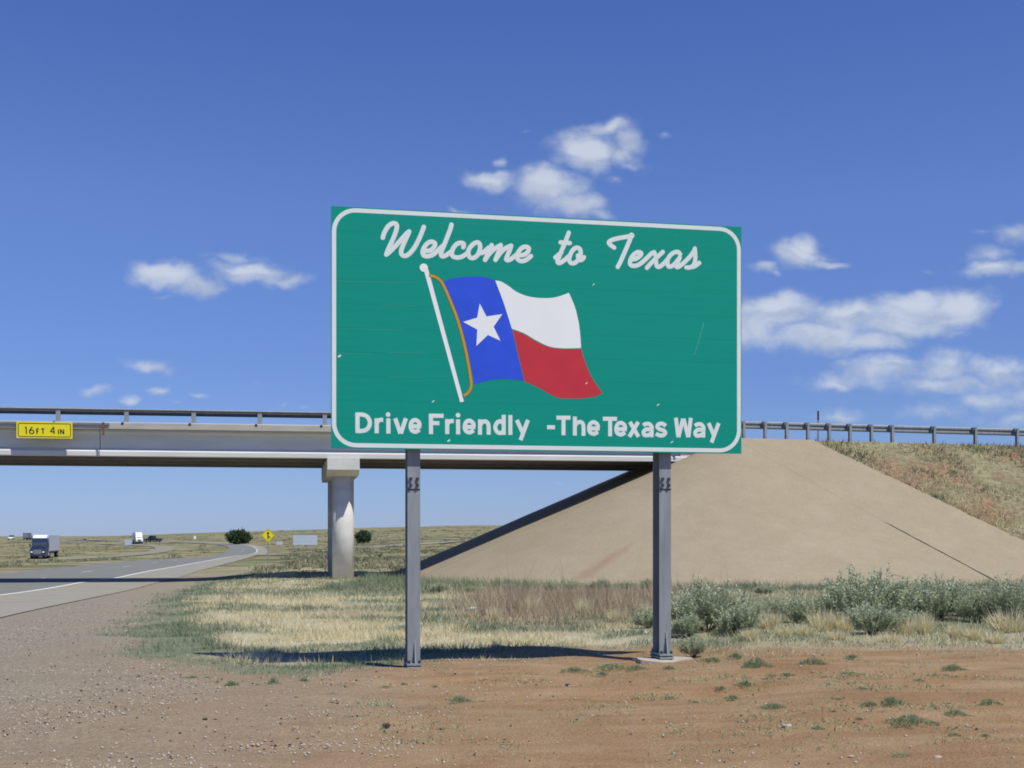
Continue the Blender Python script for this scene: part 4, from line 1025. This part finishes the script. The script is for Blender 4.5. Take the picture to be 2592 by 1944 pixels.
def build_grass():
    r = np.random.default_rng(11)
    def scatter(n, ymin=12.8, ymax=62):
        # uniform over the visible wedge, denser close by
        y = ymin*(ymax/ymin)**(r.random(n)**.85); x = (r.random(n)*1.24-.56)*y*.92
        return x, y
    x, y = scatter(620000)
    g = in_grass(x, y)+(fbm(x*1.1, y*1.1, 31)-.5)*1.6
    keep = (g > np.where(x < -1.2, -.25+.7*r.random(len(x))**1.5, -.7+1.7*r.random(len(x))**1.6)) & (emb_h(x, y) > 5.65) & (x-path_x(ROAD, y) > 4.6)
    x, y, g = x[keep], y[keep], g[keep]
    clump = fbm(x*2.2, y*2.2, 45, 3)
    keep = r.random(len(x)) < np.clip(.18+2.6*(clump-.38), .05, 1)
    x, y, g = x[keep], y[keep], g[keep]
    edge = in_grass(x, y)
    green_f = sstep(.95-np.abs(edge-.25)+(fbm(x*.8, y*.8, 51)-.5)*1.1, 0, .6)*(x < .5)*.9+np.maximum(sstep(fbm(x*.55, y*.55, 61), .46, .57)*.8, .42*sstep(x, 1, 3))
    green_f = np.maximum(green_f, .75*sstep(y, 39, 43)*(x < 0)*sstep(fbm(x*.3, y*.3, 13), .3, .5))
    brown_f = sstep(x/y, -.07, .0)*(1-sstep(x/y, .13, .2))*sstep(y, 18.5, 24)*.8*(1-sstep(y, 35, 39))*(.35+.9*fbm(x*.7, y*.7, 19))
    green_f = np.maximum(green_f, .8*sstep(y, 35, 37.5)*(x > -6)*sstep(fbm(x*.5, y*.5, 14), .3, .5))
    k = r.random(len(x))
    isb = k < brown_f; isg = (~isb) & (r.random(len(x)) < green_f); iss = ~(isb | isg)
    gz = lambda a, b: H(a, b)+(fbm(a*.9, b*.9, 3)-.5)*.10
    far = 1+.035*np.maximum(0, y-16)
    for nm, sel, m, hh, ww, ln in (('dry_grass', iss, 'straw', .135, .010, .6), ('green_grass', isg, 'green', .115, .012, .55), ('brown_grass', isb, 'brown', .42, .010, .35)):
        xs, ys = x[sel], y[sel]
        hv = hh*(.2+1.5*fbm(xs*1.6, ys*1.6, 81, 3))*(.85+.15*sstep(ys, 17, 20))*(.6+.4*sstep(in_grass(xs, ys), 0, 1.0))*(1-.45*sstep(ys, 24, 36)*(nm == 'brown_grass'))*(1+1.5*sstep(ys, 34, 37)*(nm == 'green_grass')*(xs > -6))*np.where((nm == 'brown_grass') & (r.random(len(xs)) < .012), 2.3, 1)
        V = blades(xs, ys, hv, ww*far[sel], ln, 5, gz)
        tone = np.clip(fbm(xs*1.7, ys*1.7, 91)*.7+.35*r.random(len(xs))-.03, 0, 1)
        tag(tri_obj(nm, V, tone, M[m]), {'dry_grass': 'straw coloured dry grass around the sign posts', 'green_grass': 'patches of short green grass along the dirt edge', 'brown_grass': 'tall reddish brown grass at the foot of the concrete slope'}[nm], 'grass', kind='stuff')
    # thin green ground cover creeping over the dirt at right
    n = 90000; y = 8.2+r.random(n)*7.6; x = -1.5+r.random(n)*9.5
    pt = fbm(x*1.5, y*1.5, 101, 4)+.06*sstep(x, 0, 4)
    k = (pt > .60+.12*(r.random(n)-.5)) & (in_grass(x, y) < .1) & (x-path_x(ROAD, y) > 6) & (r.random(n) < .45); x, y = x[k], y[k]
    hz = lambda a, b: gz(a, b)+.01
    V = blades(x, y, np.full(len(x), .035), np.full(len(x), .011), 1.1, 17, hz)
    tag(tri_obj('creeping_weeds', V, np.clip(.25+.6*r.random(len(x)), 0, 1), M['weed']), 'thin scatter of green seedlings over the red dirt', 'weeds', kind='stuff')
    # grass on the bank
    n = 60000; s = 19+r.random(n)*32; h = r.random(n)*5.9
    ok = s > sR(h)+.05; s, h = s[ok], h[ok]
    px = P0[0]+s*BC+KS*h*BS; py = P0[1]+s*BS-KS*h*BC
    keep = fbm(px*.5, py*.5, 23) > .46+.25*(r.random(len(px))-.5); s, h, px, py = s[keep], h[keep], px[keep], py[keep]
    pz = TOPZ-h-.07+((fbm(px*.8, py*.8, 77)-.5)*.35)*np.minimum(1, h*2)-.012*np.maximum(0, s-17)*(1-h/HT)
    D = np.stack([r.normal(size=len(px))*.5, r.normal(size=len(px))*.5-.1, np.ones(len(px))], 1); D /= np.linalg.norm(D, axis=1)[:, None]
    gsel = fbm(px*.45, py*.45, 29)+.32*(h < 1.1) > .53
    edge_g = (s-sR(h)) < .5
    for nm, sel, m in (('bank_dry_grass', ~gsel, 'straw'), ('bank_green_grass', gsel, 'scrub')):
        k = sel.nonzero()[0]
        V = leaf_tris(np.stack([px, py, pz], 1)[k], D[k], (.12+.2*r.random(len(k)))*np.where(edge_g[k], 1.3, 1), .028+.02*r.random(len(k)), 3)
        tag(tri_obj(nm, V, np.clip((fbm(px[k], py[k], 33)*.7+.25*r.random(len(k)))*.6-.05, 0, 1), M[m]), 'sparse %s grass on the embankment beside the concrete' % ('dry' if 'dry' in nm else 'green'), 'grass', kind='stuff')
    # scrub on the open range beyond the bridge
    n = 9000; y = 62*(700/62)**r.random(n); x = (r.random(n)*.62-.50)*y
    ok = (x-path_x(ROAD, y) > 6) | ((x-path_x(ROAD, y) < -11) & (np.abs(x-path_x(FARROAD, y)) > 8))
    ok &= (emb_h(x, y) > 5.9)
    ok &= fbm(x/9, y/9, 15) > .48+.2*(r.random(n)-.5)
    x, y = x[ok], y[ok]; n = len(x); q = 22
    sz = (.07+.13*r.random(n)+.22*r.random(n)**6)*(1+y/300)
    X = np.repeat(x, q); Y_ = np.repeat(y, q); S = np.repeat(sz, q)
    D = r.normal(size=(n*q, 3)); D[:, 2] = np.abs(D[:, 2])+.5; D /= np.linalg.norm(D, axis=1)[:, None]
    z = H(X, Y_)+(fbm(X/14, Y_/14, 5)-.5)*.45*sstep(Y_, 60, 140)+(fbm(X/70, Y_/70, 6)-.5)*1.8*sstep(Y_, 180, 700)
    P = np.stack([X+r.normal(size=n*q)*S*.7, Y_+r.normal(size=n*q)*S*.7, z+r.random(n*q)*S*.4], 1)
    V = leaf_tris(P, D, S*.8, S*.28, 9)
    tag(tri_obj('range_scrub', V, np.repeat(np.clip(fbm(x/6, y/6, 8)*.8+.3*(r.random(n)-.3), 0, 1), q), M['scrub']), 'scattered low scrub across the open range', 'scrub', kind='stuff')
build_grass()

# ---- sagebrush
def sage_mesh(seed, w=1.0, h=.85, sprigs=185, leaves=44):
    r = np.random.default_rng(seed); Ps, Ds, Ls, Ws, T = [], [], [], [], []
    for i in range(sprigs):
        a = r.random()*2*math.pi; q = math.sqrt(r.random()); rr = q*.42*w*(1+.25*math.sin(3*a+seed))
        base = np.array([rr*math.cos(a)*.6, rr*math.sin(a)*.6, .1*h+.35*h*r.random()*(1-.5*q)])
        d = np.array([math.cos(a)*q*.62, math.sin(a)*q*.62, .8+.4*r.random()])+r.normal(size=3)*.12; d /= np.linalg.norm(d)
        ln = h*(.34+.34*r.random())*(1-.3*q*r.random())
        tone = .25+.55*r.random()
        for j in range(leaves):
            t = (j+r.random())/leaves
            p = base+d*ln*t+r.normal(size=3)*.013
            dd = d*.8+r.normal(size=3)*.5; dd /= np.linalg.norm(dd)
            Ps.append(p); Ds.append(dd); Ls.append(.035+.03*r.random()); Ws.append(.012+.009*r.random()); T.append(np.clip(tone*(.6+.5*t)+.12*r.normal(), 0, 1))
    V = leaf_tris(np.array(Ps), np.array(Ds), np.array(Ls), np.array(Ws), seed)
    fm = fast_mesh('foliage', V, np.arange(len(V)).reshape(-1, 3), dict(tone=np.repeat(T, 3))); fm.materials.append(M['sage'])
    mb = MB()
    for i in range(16):
        a = r.random()*6.28; mb.tube((0, 0, -.05), (.28*w*math.cos(a), .28*w*math.sin(a), (.35+.3*r.random())*h), .012, .004, 5, False)
    sm = mb.mesh('stems'); sm.materials.append(M['bark'])
    return fm, sm
SAGE = [sage_mesh(s, *p) for s, p in ((1, (1.1, .85)), (2, (1.3, .95)), (3, (.9, .7)), (4, (1.2, .8)))]
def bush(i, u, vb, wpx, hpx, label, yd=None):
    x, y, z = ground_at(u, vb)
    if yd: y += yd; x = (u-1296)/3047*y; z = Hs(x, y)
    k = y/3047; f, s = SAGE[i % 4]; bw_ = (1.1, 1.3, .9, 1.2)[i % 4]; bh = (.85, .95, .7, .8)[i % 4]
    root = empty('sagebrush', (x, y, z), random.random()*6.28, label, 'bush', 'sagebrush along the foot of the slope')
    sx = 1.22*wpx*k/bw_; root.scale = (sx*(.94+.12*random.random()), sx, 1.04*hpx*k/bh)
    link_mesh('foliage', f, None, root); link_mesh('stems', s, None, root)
for a in [
    (0, 1790, 1600, 190, 135, 'big silvery sagebrush right of the right sign post'),
    (2, 1868, 1608, 110, 85, 'silvery sagebrush leaning out in front of the big one near the right post'),
    (2, 1740, 1612, 80, 60, 'low sage tuft at the foot of the big sagebrush by the post'),
    (2, 1640, 1590, 75, 50, 'small sage bush just left of the right sign post'),
    (2, 2022, 1580, 80, 70, 'small dark sagebrush midway between the two largest bushes'),
    (3, 1966, 1560, 90, 50, 'low grey sagebrush behind the small dark one at mid right'),
    (1, 2195, 1580, 230, 150, 'tallest sagebrush, dark green, in front of the concrete slope'),
    (1, 2130, 1572, 120, 105, 'slim sagebrush at the left flank of the tallest bush'),
    (3, 2210, 1608, 150, 92, 'pale sagebrush standing in front of the tallest bush'),
    (0, 2370, 1570, 160, 115, 'greyish twiggy sagebrush right of the tallest bush'),
    (3, 2470, 1575, 110, 80, 'low sagebrush between the twiggy bush and the dark bush at the frame edge'),
    (1, 2555, 1580, 160, 130, 'dark green sagebrush cut by the right edge of the picture'),
    (2, 2290, 1555, 110, 70, 'grey sagebrush behind and between the tallest and the twiggy bush'),
    (0, 2085, 1560, 110, 55, 'low pale sage between the small dark bush and the tallest bush'),
    (3, 2430, 1560, 120, 95, 'middle high sagebrush between the twiggy bush and the low one to its right'),
    (2, 2300, 1600, 90, 60, 'pale low sage in front of the gap right of the tallest bush'),
    (2, 1905, 1575, 80, 55, 'faint grey sage behind the right flank of the big silvery sagebrush'),
    (0, 1722, 1580, 90, 80, 'sagebrush half hidden behind the right sign post'),
    (2, 1755, 1662, 72, 56, 'knee high grey sage sprout on the dirt just right of the footing'),
    ]: bush(*a)

# straw bunch grass
def bunch_mesh(seed, m='straw', n=260, lean=.35):
    r = np.random.default_rng(seed)
    a = r.random(n)*6.28; q = np.sqrt(r.random(n))*.14
    P = np.stack([q*np.cos(a), q*np.sin(a), np.zeros(n)-.02], 1)
    D = np.stack([np.cos(a)*q*2.6+r.normal(size=n)*.18, np.sin(a)*q*2.6+r.normal(size=n)*.18, np.ones(n)], 1); D /= np.linalg.norm(D, axis=1)[:, None]
    V = leaf_tris(P, D, .3+.25*r.random(n), .012+.006*r.random(n), seed)
    me = fast_mesh('blades', V, np.arange(len(V)).reshape(-1, 3), dict(tone=np.repeat(.45+.5*r.random(n), 3))); me.materials.append(M[m]); return me
BUN = [bunch_mesh(s) for s in (5, 6, 7)]
MARKS = {'the left sign post': (1040,1699), 'the right sign post': (1690,1667), 'the big silvery sagebrush by the post': (1790,1600), 'the tallest sagebrush': (2195,1580),
 'the twiggy sagebrush': (2370,1570), 'the dark sagebrush at the frame edge': (2555,1580), 'the small dark sagebrush': (2022,1580), 'the tan broken rock': (1996,1843), 'the widest weed mat': (2304,1830),
 'the large bushy weed': (1914,1692), 'the broad bright green weed': (2058,1684), 'the round dark green weed': (2257,1784), 'the white stone at lower right': (2155,1918), 'the pale cracked stone': (2375,1921),
 'the dark clod between the posts': (1437,1737), 'the two lobed dark weed': (2504,1784), 'the upright weed below the grass': (691,1734), 'the bridge column': (870,1470), 'the plastic bottle': (1194,1556),
 'the white bag in the grass': (1636,1605), 'the dark reddish stone': (518,1823), 'the crack in the concrete': (2450,1500), 'the concrete footing': (1650,1685), 'the weed on open dirt by the left post': (1163,1786), 'the dark spreading weed': (2412,1696)}
USED = set()
def where(u, v, lead):
    m = sorted(MARKS, key=lambda k: (MARKS[k][0]-u)**2+(2.2*(MARKS[k][1]-v))**2)
    for q in range(5):
        mu, mv = MARKS[m[q]]; dx, dy = u-mu, 2.2*(v-mv)
        rel = ('right of' if dx > 0 else 'left of') if abs(dx) > abs(dy) else ('in front of' if dy > 0 else 'behind')
        dist = '' if math.hypot(dx, dy) > 150 else 'just '
        t = '%s %s%s %s' % (lead, dist, rel, m[q])
        if t not in USED: USED.add(t); return t
    t = '%s between %s and %s' % (lead, m[0][4:], m[1][4:]); USED.add(t); return t
for i, (u, v, w, h) in enumerate([(1950,1592,70,56),(2085,1596,84,64),(2140,1598,64,52),(2290,1610,60,60),(2340,1606,54,66),(2555,1600,110,66),(2040,1610,60,38),(1640,1560,46,46),(1480,1560,46,56),(1345,1555,48,56),(2420,1614,50,44),(1900,1620,60,34),(2470,1618,64,40),(1560,1575,46,40),(2120,1622,60,34),(2255,1628,60,32),(1985,1612,50,36),(2520,1628,70,36),(1250,1570,46,40)]):
    x, y, z = ground_at(u, v); k = y/3047
    o = link_mesh('bunchgrass', BUN[i % 3], None, None, (x, y, z)); o.rotation_euler.z = i*1.3; o.scale = (w*k/.5, w*k/.5, h*k/.5)
    tag(o, where(u, v, '%s straw yellow grass clump' % ('tall' if h > 55 else 'broad' if w > 58 else 'small')), 'grass clump', 'bunchgrass clumps near the sagebrush')

# small leafy shrubs at the toe of the slope
TOE = ['first small green shrub from the left at the toe of the concrete slope', 'tiny shrub second from the left at the slope toe', 'dark shrub just right of the middle gap at the slope toe', 'low shrub left of the wide dark shrub at the slope toe', 'wide dark shrub in the middle of the slope toe row', 'low shrub left of the tall one by the right post', 'taller toe shrub seen just left of the right sign post', 'lone toe shrub to the right of the big silvery sagebrush', 'small pale shrub third from the left at the slope toe']
for i, (u, v, w, h) in enumerate([(1110,1492,60,28),(1190,1494,34,22),(1390,1492,50,34),(1450,1488,60,26),(1520,1490,70,36),(1590,1490,60,30),(1640,1492,50,40),(1935,1500,60,30),(1285,1490,40,24)]):
    x, y, z = ground_at(u, v+8); k = y/3047; f, s = SAGE[2]
    root = empty('toe_shrub', (x, y, z), random.random()*6, TOE[i], 'bush', 'shrubs at the toe of the concrete slope')
    root.scale = (w*k/.9,)*2+(h*k/.7,)
    link_mesh('foliage', f, None, root); link_mesh('stems', s, None, root)

# weeds on the bare dirt
def weed_mesh(seed, n=320, flat=.55):
    r = np.random.default_rng(seed)
    a = r.random(n)*6.28; q = np.sqrt(r.random(n))*(.8+.35*np.sin(3*a+seed)+.2*np.sin(7*a))
    P = np.stack([q*np.cos(a)*.5, q*np.sin(a)*.5, .28*(1-q)*r.random(n)], 1)
    D = np.stack([np.cos(a)*q*.9+r.normal(size=n)*.4, np.sin(a)*q*.9+r.normal(size=n)*.4, .7+.5*r.random(n)], 1); D /= np.linalg.norm(D, axis=1)[:, None]
    V = leaf_tris(P, D, (.10+.13*r.random(n))*flat/.55, (.03+.025*r.random(n))*flat/.55, seed)
    me = fast_mesh('leaves', V, np.arange(len(V)).reshape(-1, 3), dict(tone=np.repeat(np.clip(r.random(n)*.9, 0, 1), 3))); me.materials.append(M['weed']); return me
WEED = [weed_mesh(s) for s in (11, 12, 13, 14, 15)]
MAT = [weed_mesh(s, 1100, .24) for s in (21, 22)]
def weed(i, u, v, w, h, label, grp='weeds sprouting on the bare red dirt'):
    x, y, z = ground_at(u, v); k = y/3047
    o = link_mesh('weed', MAT[i % 2] if w > 60 else WEED[i % 5], None, None, (x, y, z+.03*(fbm(x*.9, y*.9, 3)-.5))); o.rotation_euler.z = i*2.1
    o.scale = (w*k, w*k*.9, .8*h*k/.45); tag(o, label, 'weed', grp)
Z6 = lambda x, y: (1296+x/1.7068, 1400+y/1.7068)
Z5 = lambda x, y: (x/1.7068, 1400+y/1.7068)
special = [(Z6(1055,498), 85, 38, 'large bushy green weed on the dirt below the big sagebrush'), (Z6(1300,485), 84, 28, 'broad bright green weed right of the large bushy weed'),
           (Z6(1905,505), 64, 22, 'dark spreading weed on the red dirt under the tallest sagebrush'), (Z6(1640,655), 52, 24, 'round dark green weed on the dirt at the middle right'),
           (Z6(1130,675), 70, 26, 'green weed with a trailing mat behind the tan rock'), (Z6(2062,655), 62, 20, 'two lobed dark weed near the right edge of the dirt'),
           (Z6(1720,735), 120, 34, 'widest mat of green weeds on the dirt at right'), (Z6(1915,700), 64, 20, 'dark weed touching the right end of the widest mat'),
           (Z5(1180,570), 30, 22, 'upright green weed just below the dry grass patch'), (Z5(1000,575), 32, 18, 'round green weed left of the upright weed below the grass'),
           (Z5(1985,645), 70, 24, 'green weed on open dirt right of the left post')]
for i, ((u, v), w, h, lb) in enumerate(special): weed(i, u, v, w*1.12, h*1.45, lb)
small = [Z6(1010,570)+(60,22),Z6(1190,530)+(40,16),Z6(625,592)+(46,15),Z6(790,645)+(30,8),Z6(122,682)+(22,8),Z6(390,525)+(34,18),Z6(430,495)+(110,28),Z6(270,510)+(84,26),Z6(535,500)+(64,24),Z6(680,500)+(36,14),Z6(950,630)+(40,20),Z6(1410,640)+(38,14),Z6(1320,765)+(42,18),Z6(1580,605)+(26,10),Z6(1550,662)+(50,20),Z6(1390,690)+(26,10),Z6(1265,700)+(24,11),Z6(1500,720)+(24,9),Z6(680,625)+(40,9),Z6(860,465)+(60,18),Z6(965,450)+(40,24),Z6(1470,452)+(42,18),Z6(2150,678)+(20,8),Z6(1915,785)+(34,11),Z6(2045,788)+(30,10),Z6(1700,875)+(90,9),Z6(2140,875)+(40,10),Z6(1010,740)+(30,9),Z6(1120,530)+(44,10),Z6(1460,520)+(70,9),Z6(1760,555)+(50,12),Z6(1520,590)+(40,9),Z6(900,585)+(40,14),
         Z5(1310,560)+(36,24),Z5(825,538)+(40,9),Z5(895,540)+(24,7),Z5(600,533)+(18,7),Z5(1742,570)+(16,14),Z5(2085,648)+(26,10),Z5(2145,645)+(22,7),Z5(1665,580)+(34,8),Z5(1278,624)+(14,6),Z5(1435,610)+(40,8),Z5(1110,575)+(18,8),Z5(940,560)+(8,12),Z5(1050,560)+(10,10),Z5(1490,585)+(12,14),Z5(1880,580)+(20,9),Z5(2120,520)+(30,10)]
for i, (u, v, w, h) in enumerate(small): weed(i+2, u, v, w, h, where(u, v, '%s weed' % ('wide flat' if w > 45 else 'tiny' if w < 25 else 'upright' if h > .6*w else 'small low')))

# ------------------------------------------------------------------ stones and gravel
def stone_mesh(seed):
    r = np.random.default_rng(seed); bm = bmesh.new(); bmesh.ops.create_icosphere(bm, subdivisions=2, radius=.5)
    for v in bm.verts:
        n = .75+.5*float(fbm(v.co.x*2+seed*3.1, v.co.y*2+v.co.z*1.7, seed)); v.co *= n; v.co.z *= .62
    me = bpy.data.meshes.new('stone'); bm.to_mesh(me); bm.free(); return me
STN = [stone_mesh(s) for s in (1, 2, 3)]
for s_ in STN: s_.materials.append(M['stone'])
STD = stone_mesh(4); STD.materials.append(M['stone_dark'])
def stone(me, u, v, w, label, cat='stone', grp=None):
    x, y, z = ground_at(u, v); k = w*y/3047
    o = link_mesh('stone', me, None, None, (x, y, z+k*.18)); o.scale = (k, k*.8, k*.8); o.rotation_euler.z = u; tag(o, label, cat, grp)
for i, (p, w, lb, dk) in enumerate([(Z6(1195,756), 24, 'tan broken rock on the dirt below the trailing weed', 0), (Z6(1466,884), 16, 'white stone near the bottom of the dirt at right', 0), (Z6(1842,890), 22, 'pale cracked stone on the dirt at the lower right', 0), (Z6(240,575), 16, 'dark clod on the red dirt between the two posts', 1), (Z6(1305,444), 9, 'small white stone behind the broad green weed', 0), (Z6(545,926), 10, 'pale stone at the bottom edge right of the picture centre', 0),
                                    (Z5(885,722), 14, 'dark reddish stone on the dirt below the grass patch', 1), (Z5(525,768), 12, 'black stone among the pale gravel at lower left', 1), (Z5(1668,752), 24, 'dark crumbled clod in a hollow of the dirt at bottom centre', 1), (Z5(655,892), 10, 'white pebble near the bottom of the gravel', 0), (Z5(1140,870), 9, 'whitest pebble at the bottom of the gravel, right side', 0), (Z5(480,872), 12, 'pale pebble at the lower left of the gravel', 0)]):
    stone(STD if dk else STN[i % 3], p[0], p[1], w, lb)
def gravel():
    r = np.random.default_rng(3)
    base = np.array([(1,0,0),(-1,0,0),(0,1,0),(0,-1,0),(0,0,1),(0,0,-1)], float)*.5
    tri = np.array([(0,2,4),(2,1,4),(1,3,4),(3,0,4),(2,0,5),(1,2,5),(3,1,5),(0,3,5)])
    for nm, n, m, seed, big in (('gravel', 9000, M['stone'], 1, .85), ('dark_gravel', 1800, M['stone_dark'], 2, .8)):
        n0 = n*6; y = 7.6*(30/7.6)**(r.random(n0)**.8); x = (r.random(n0)*.95-.47)*y
        dr = x-path_x(ROAD, y)-3.3
        dens = (np.exp(-np.maximum(0, dr-5.0)/2.6)*.9+.003)*(dr > .1)*(in_grass(x, y) < .2)*(.35+1.3*(fbm(x*.8, y*.8, 4) > .5))
        k = r.random(n0) < dens*.6; x, y = x[k][:n], y[k][:n]; n1 = len(x)
        sz = (.010+.022*r.random(n1)**3)*big*(1+.012*(y-8))*1.15
        rot = r.random(n1)*6.28; jit = .6+.8*r.random((n1, 6, 3))
        V = base[None]*jit*sz[:, None, None]; V[:, :, 2] *= .7
        c, s = np.cos(rot)[:, None], np.sin(rot)[:, None]
        vx = V[:, :, 0]*c-V[:, :, 1]*s; vy = V[:, :, 0]*s+V[:, :, 1]*c
        z = H(x, y)+(fbm(x*.9, y*.9, 3)-.5)*.10+(fbm(x*4, y*4, 9, 3)-.5)*.03
        V = np.stack([vx+x[:, None], vy+y[:, None], V[:, :, 2]+z[:, None]+sz[:, None]*.12], -1).reshape(-1, 3)
        F = (tri[None]+np.arange(n1)[:, None, None]*6).reshape(-1, 3)
        tag(link_mesh(nm, fast_mesh(nm, V, F), m), 'loose %s gravel spread along the road verge' % ('pale' if nm == 'gravel' else 'dark'), 'gravel', kind='stuff')
gravel()

# ------------------------------------------------------------------ litter
def litter(name, u, v, wpx, m, label, cat='litter'):
    x, y, z = ground_at(u, v); k = wpx*y/3047; r = random.Random(u)
    bm = bmesh.new(); bmesh.ops.create_icosphere(bm, subdivisions=2, radius=.5)
    for q in bm.verts: q.co *= .65+.6*r.random()
    me = bpy.data.meshes.new(name); bm.to_mesh(me); bm.free()
    o = link_mesh(name, me, m, None, (x, y, z+k*.35)); o.scale = (k, k*.6, k*.7); tag(o, label, cat)
litter('plastic_bag', 1636, 1605, 13, M['litter'], 'crumpled white bag in the grass left of the right post')
litter('plastic_bag', 2371, 1556, 15, M['litter'], 'white scrap of litter caught in the twiggy sagebrush')
def bottle(u, v):
    x, y, z = ground_at(u, v); k = 26*y/3047
    me = MB(); me.tube((-.5, 0, .0), (.2, 0, 0), .17, .17, 12); me.tube((.2, 0, 0), (.38, 0, 0), .17, .06, 12); me.tube((.38, 0, 0), (.5, 0, 0), .07, .07, 10)
    o = me.obj('plastic_bottle', M['bottle'], None, smooth=True, loc=(x, y, z+.12)); o.scale = (k, k, k); o.rotation_euler = (0, R(-6), .3)
    tag(o, 'pale plastic bottle lying in the grass right of the left post', 'bottle')
bottle(1194, 1556)

# ------------------------------------------------------------------ far trees
def tree(u, vb, wpx, hpx, seed, label):
    x, y, z = ground_at(u, vb); k = y/3047; w = wpx*k; h = hpx*k
    r = np.random.default_rng(seed)
    root = empty('round_tree', (x, y, z-.1), 0, label, 'tree', 'dark round trees on the plain')
    mb = MB(); mb.tube((0, 0, -.3), (0, 0, h*.35), .05*w, .035*w, 8)
    for i in range(5):
        a = i*1.26; mb.tube((0, 0, h*.25), (.28*w*math.cos(a), .28*w*math.sin(a), h*.65), .03*w, .012*w, 6)
    mb.obj('trunk', M['bark'], root)
    n = 5200; d = r.normal(size=(n, 3)); d /= np.linalg.norm(d, axis=1)[:, None]
    bump = .55+.75*fbm(d[:, 0]*2.6+5, d[:, 1]*2.6+d[:, 2]*3.2, seed)
    rad = (r.random(n)**.45)*bump*(1+.25*(r.random(n)**6))
    P = d*rad[:, None]*np.array([w*.52, w*.5, h*.52]); P[:, 2] += h*.52; P = P[P[:, 2] > h*.06]; n = len(P)
    D = r.normal(size=(n, 3)); D /= np.linalg.norm(D, axis=1)[:, None]
    V = leaf_tris(P, D, np.full(n, .075*w), np.full(n, .055*w), seed)
    tri_obj('crown', V, np.clip(r.random(n)*.6+.4*fbm(P[:, 0]/w*6, P[:, 2]/w*6, 3), 0, 1), M['tree'], root)
tree(603, 1378, 60, 38, 3, 'dark round tree on the plain left of the merge sign')
tree(919, 1376, 42, 34, 5, 'dark round tree right of the bridge column')
x0 = 0
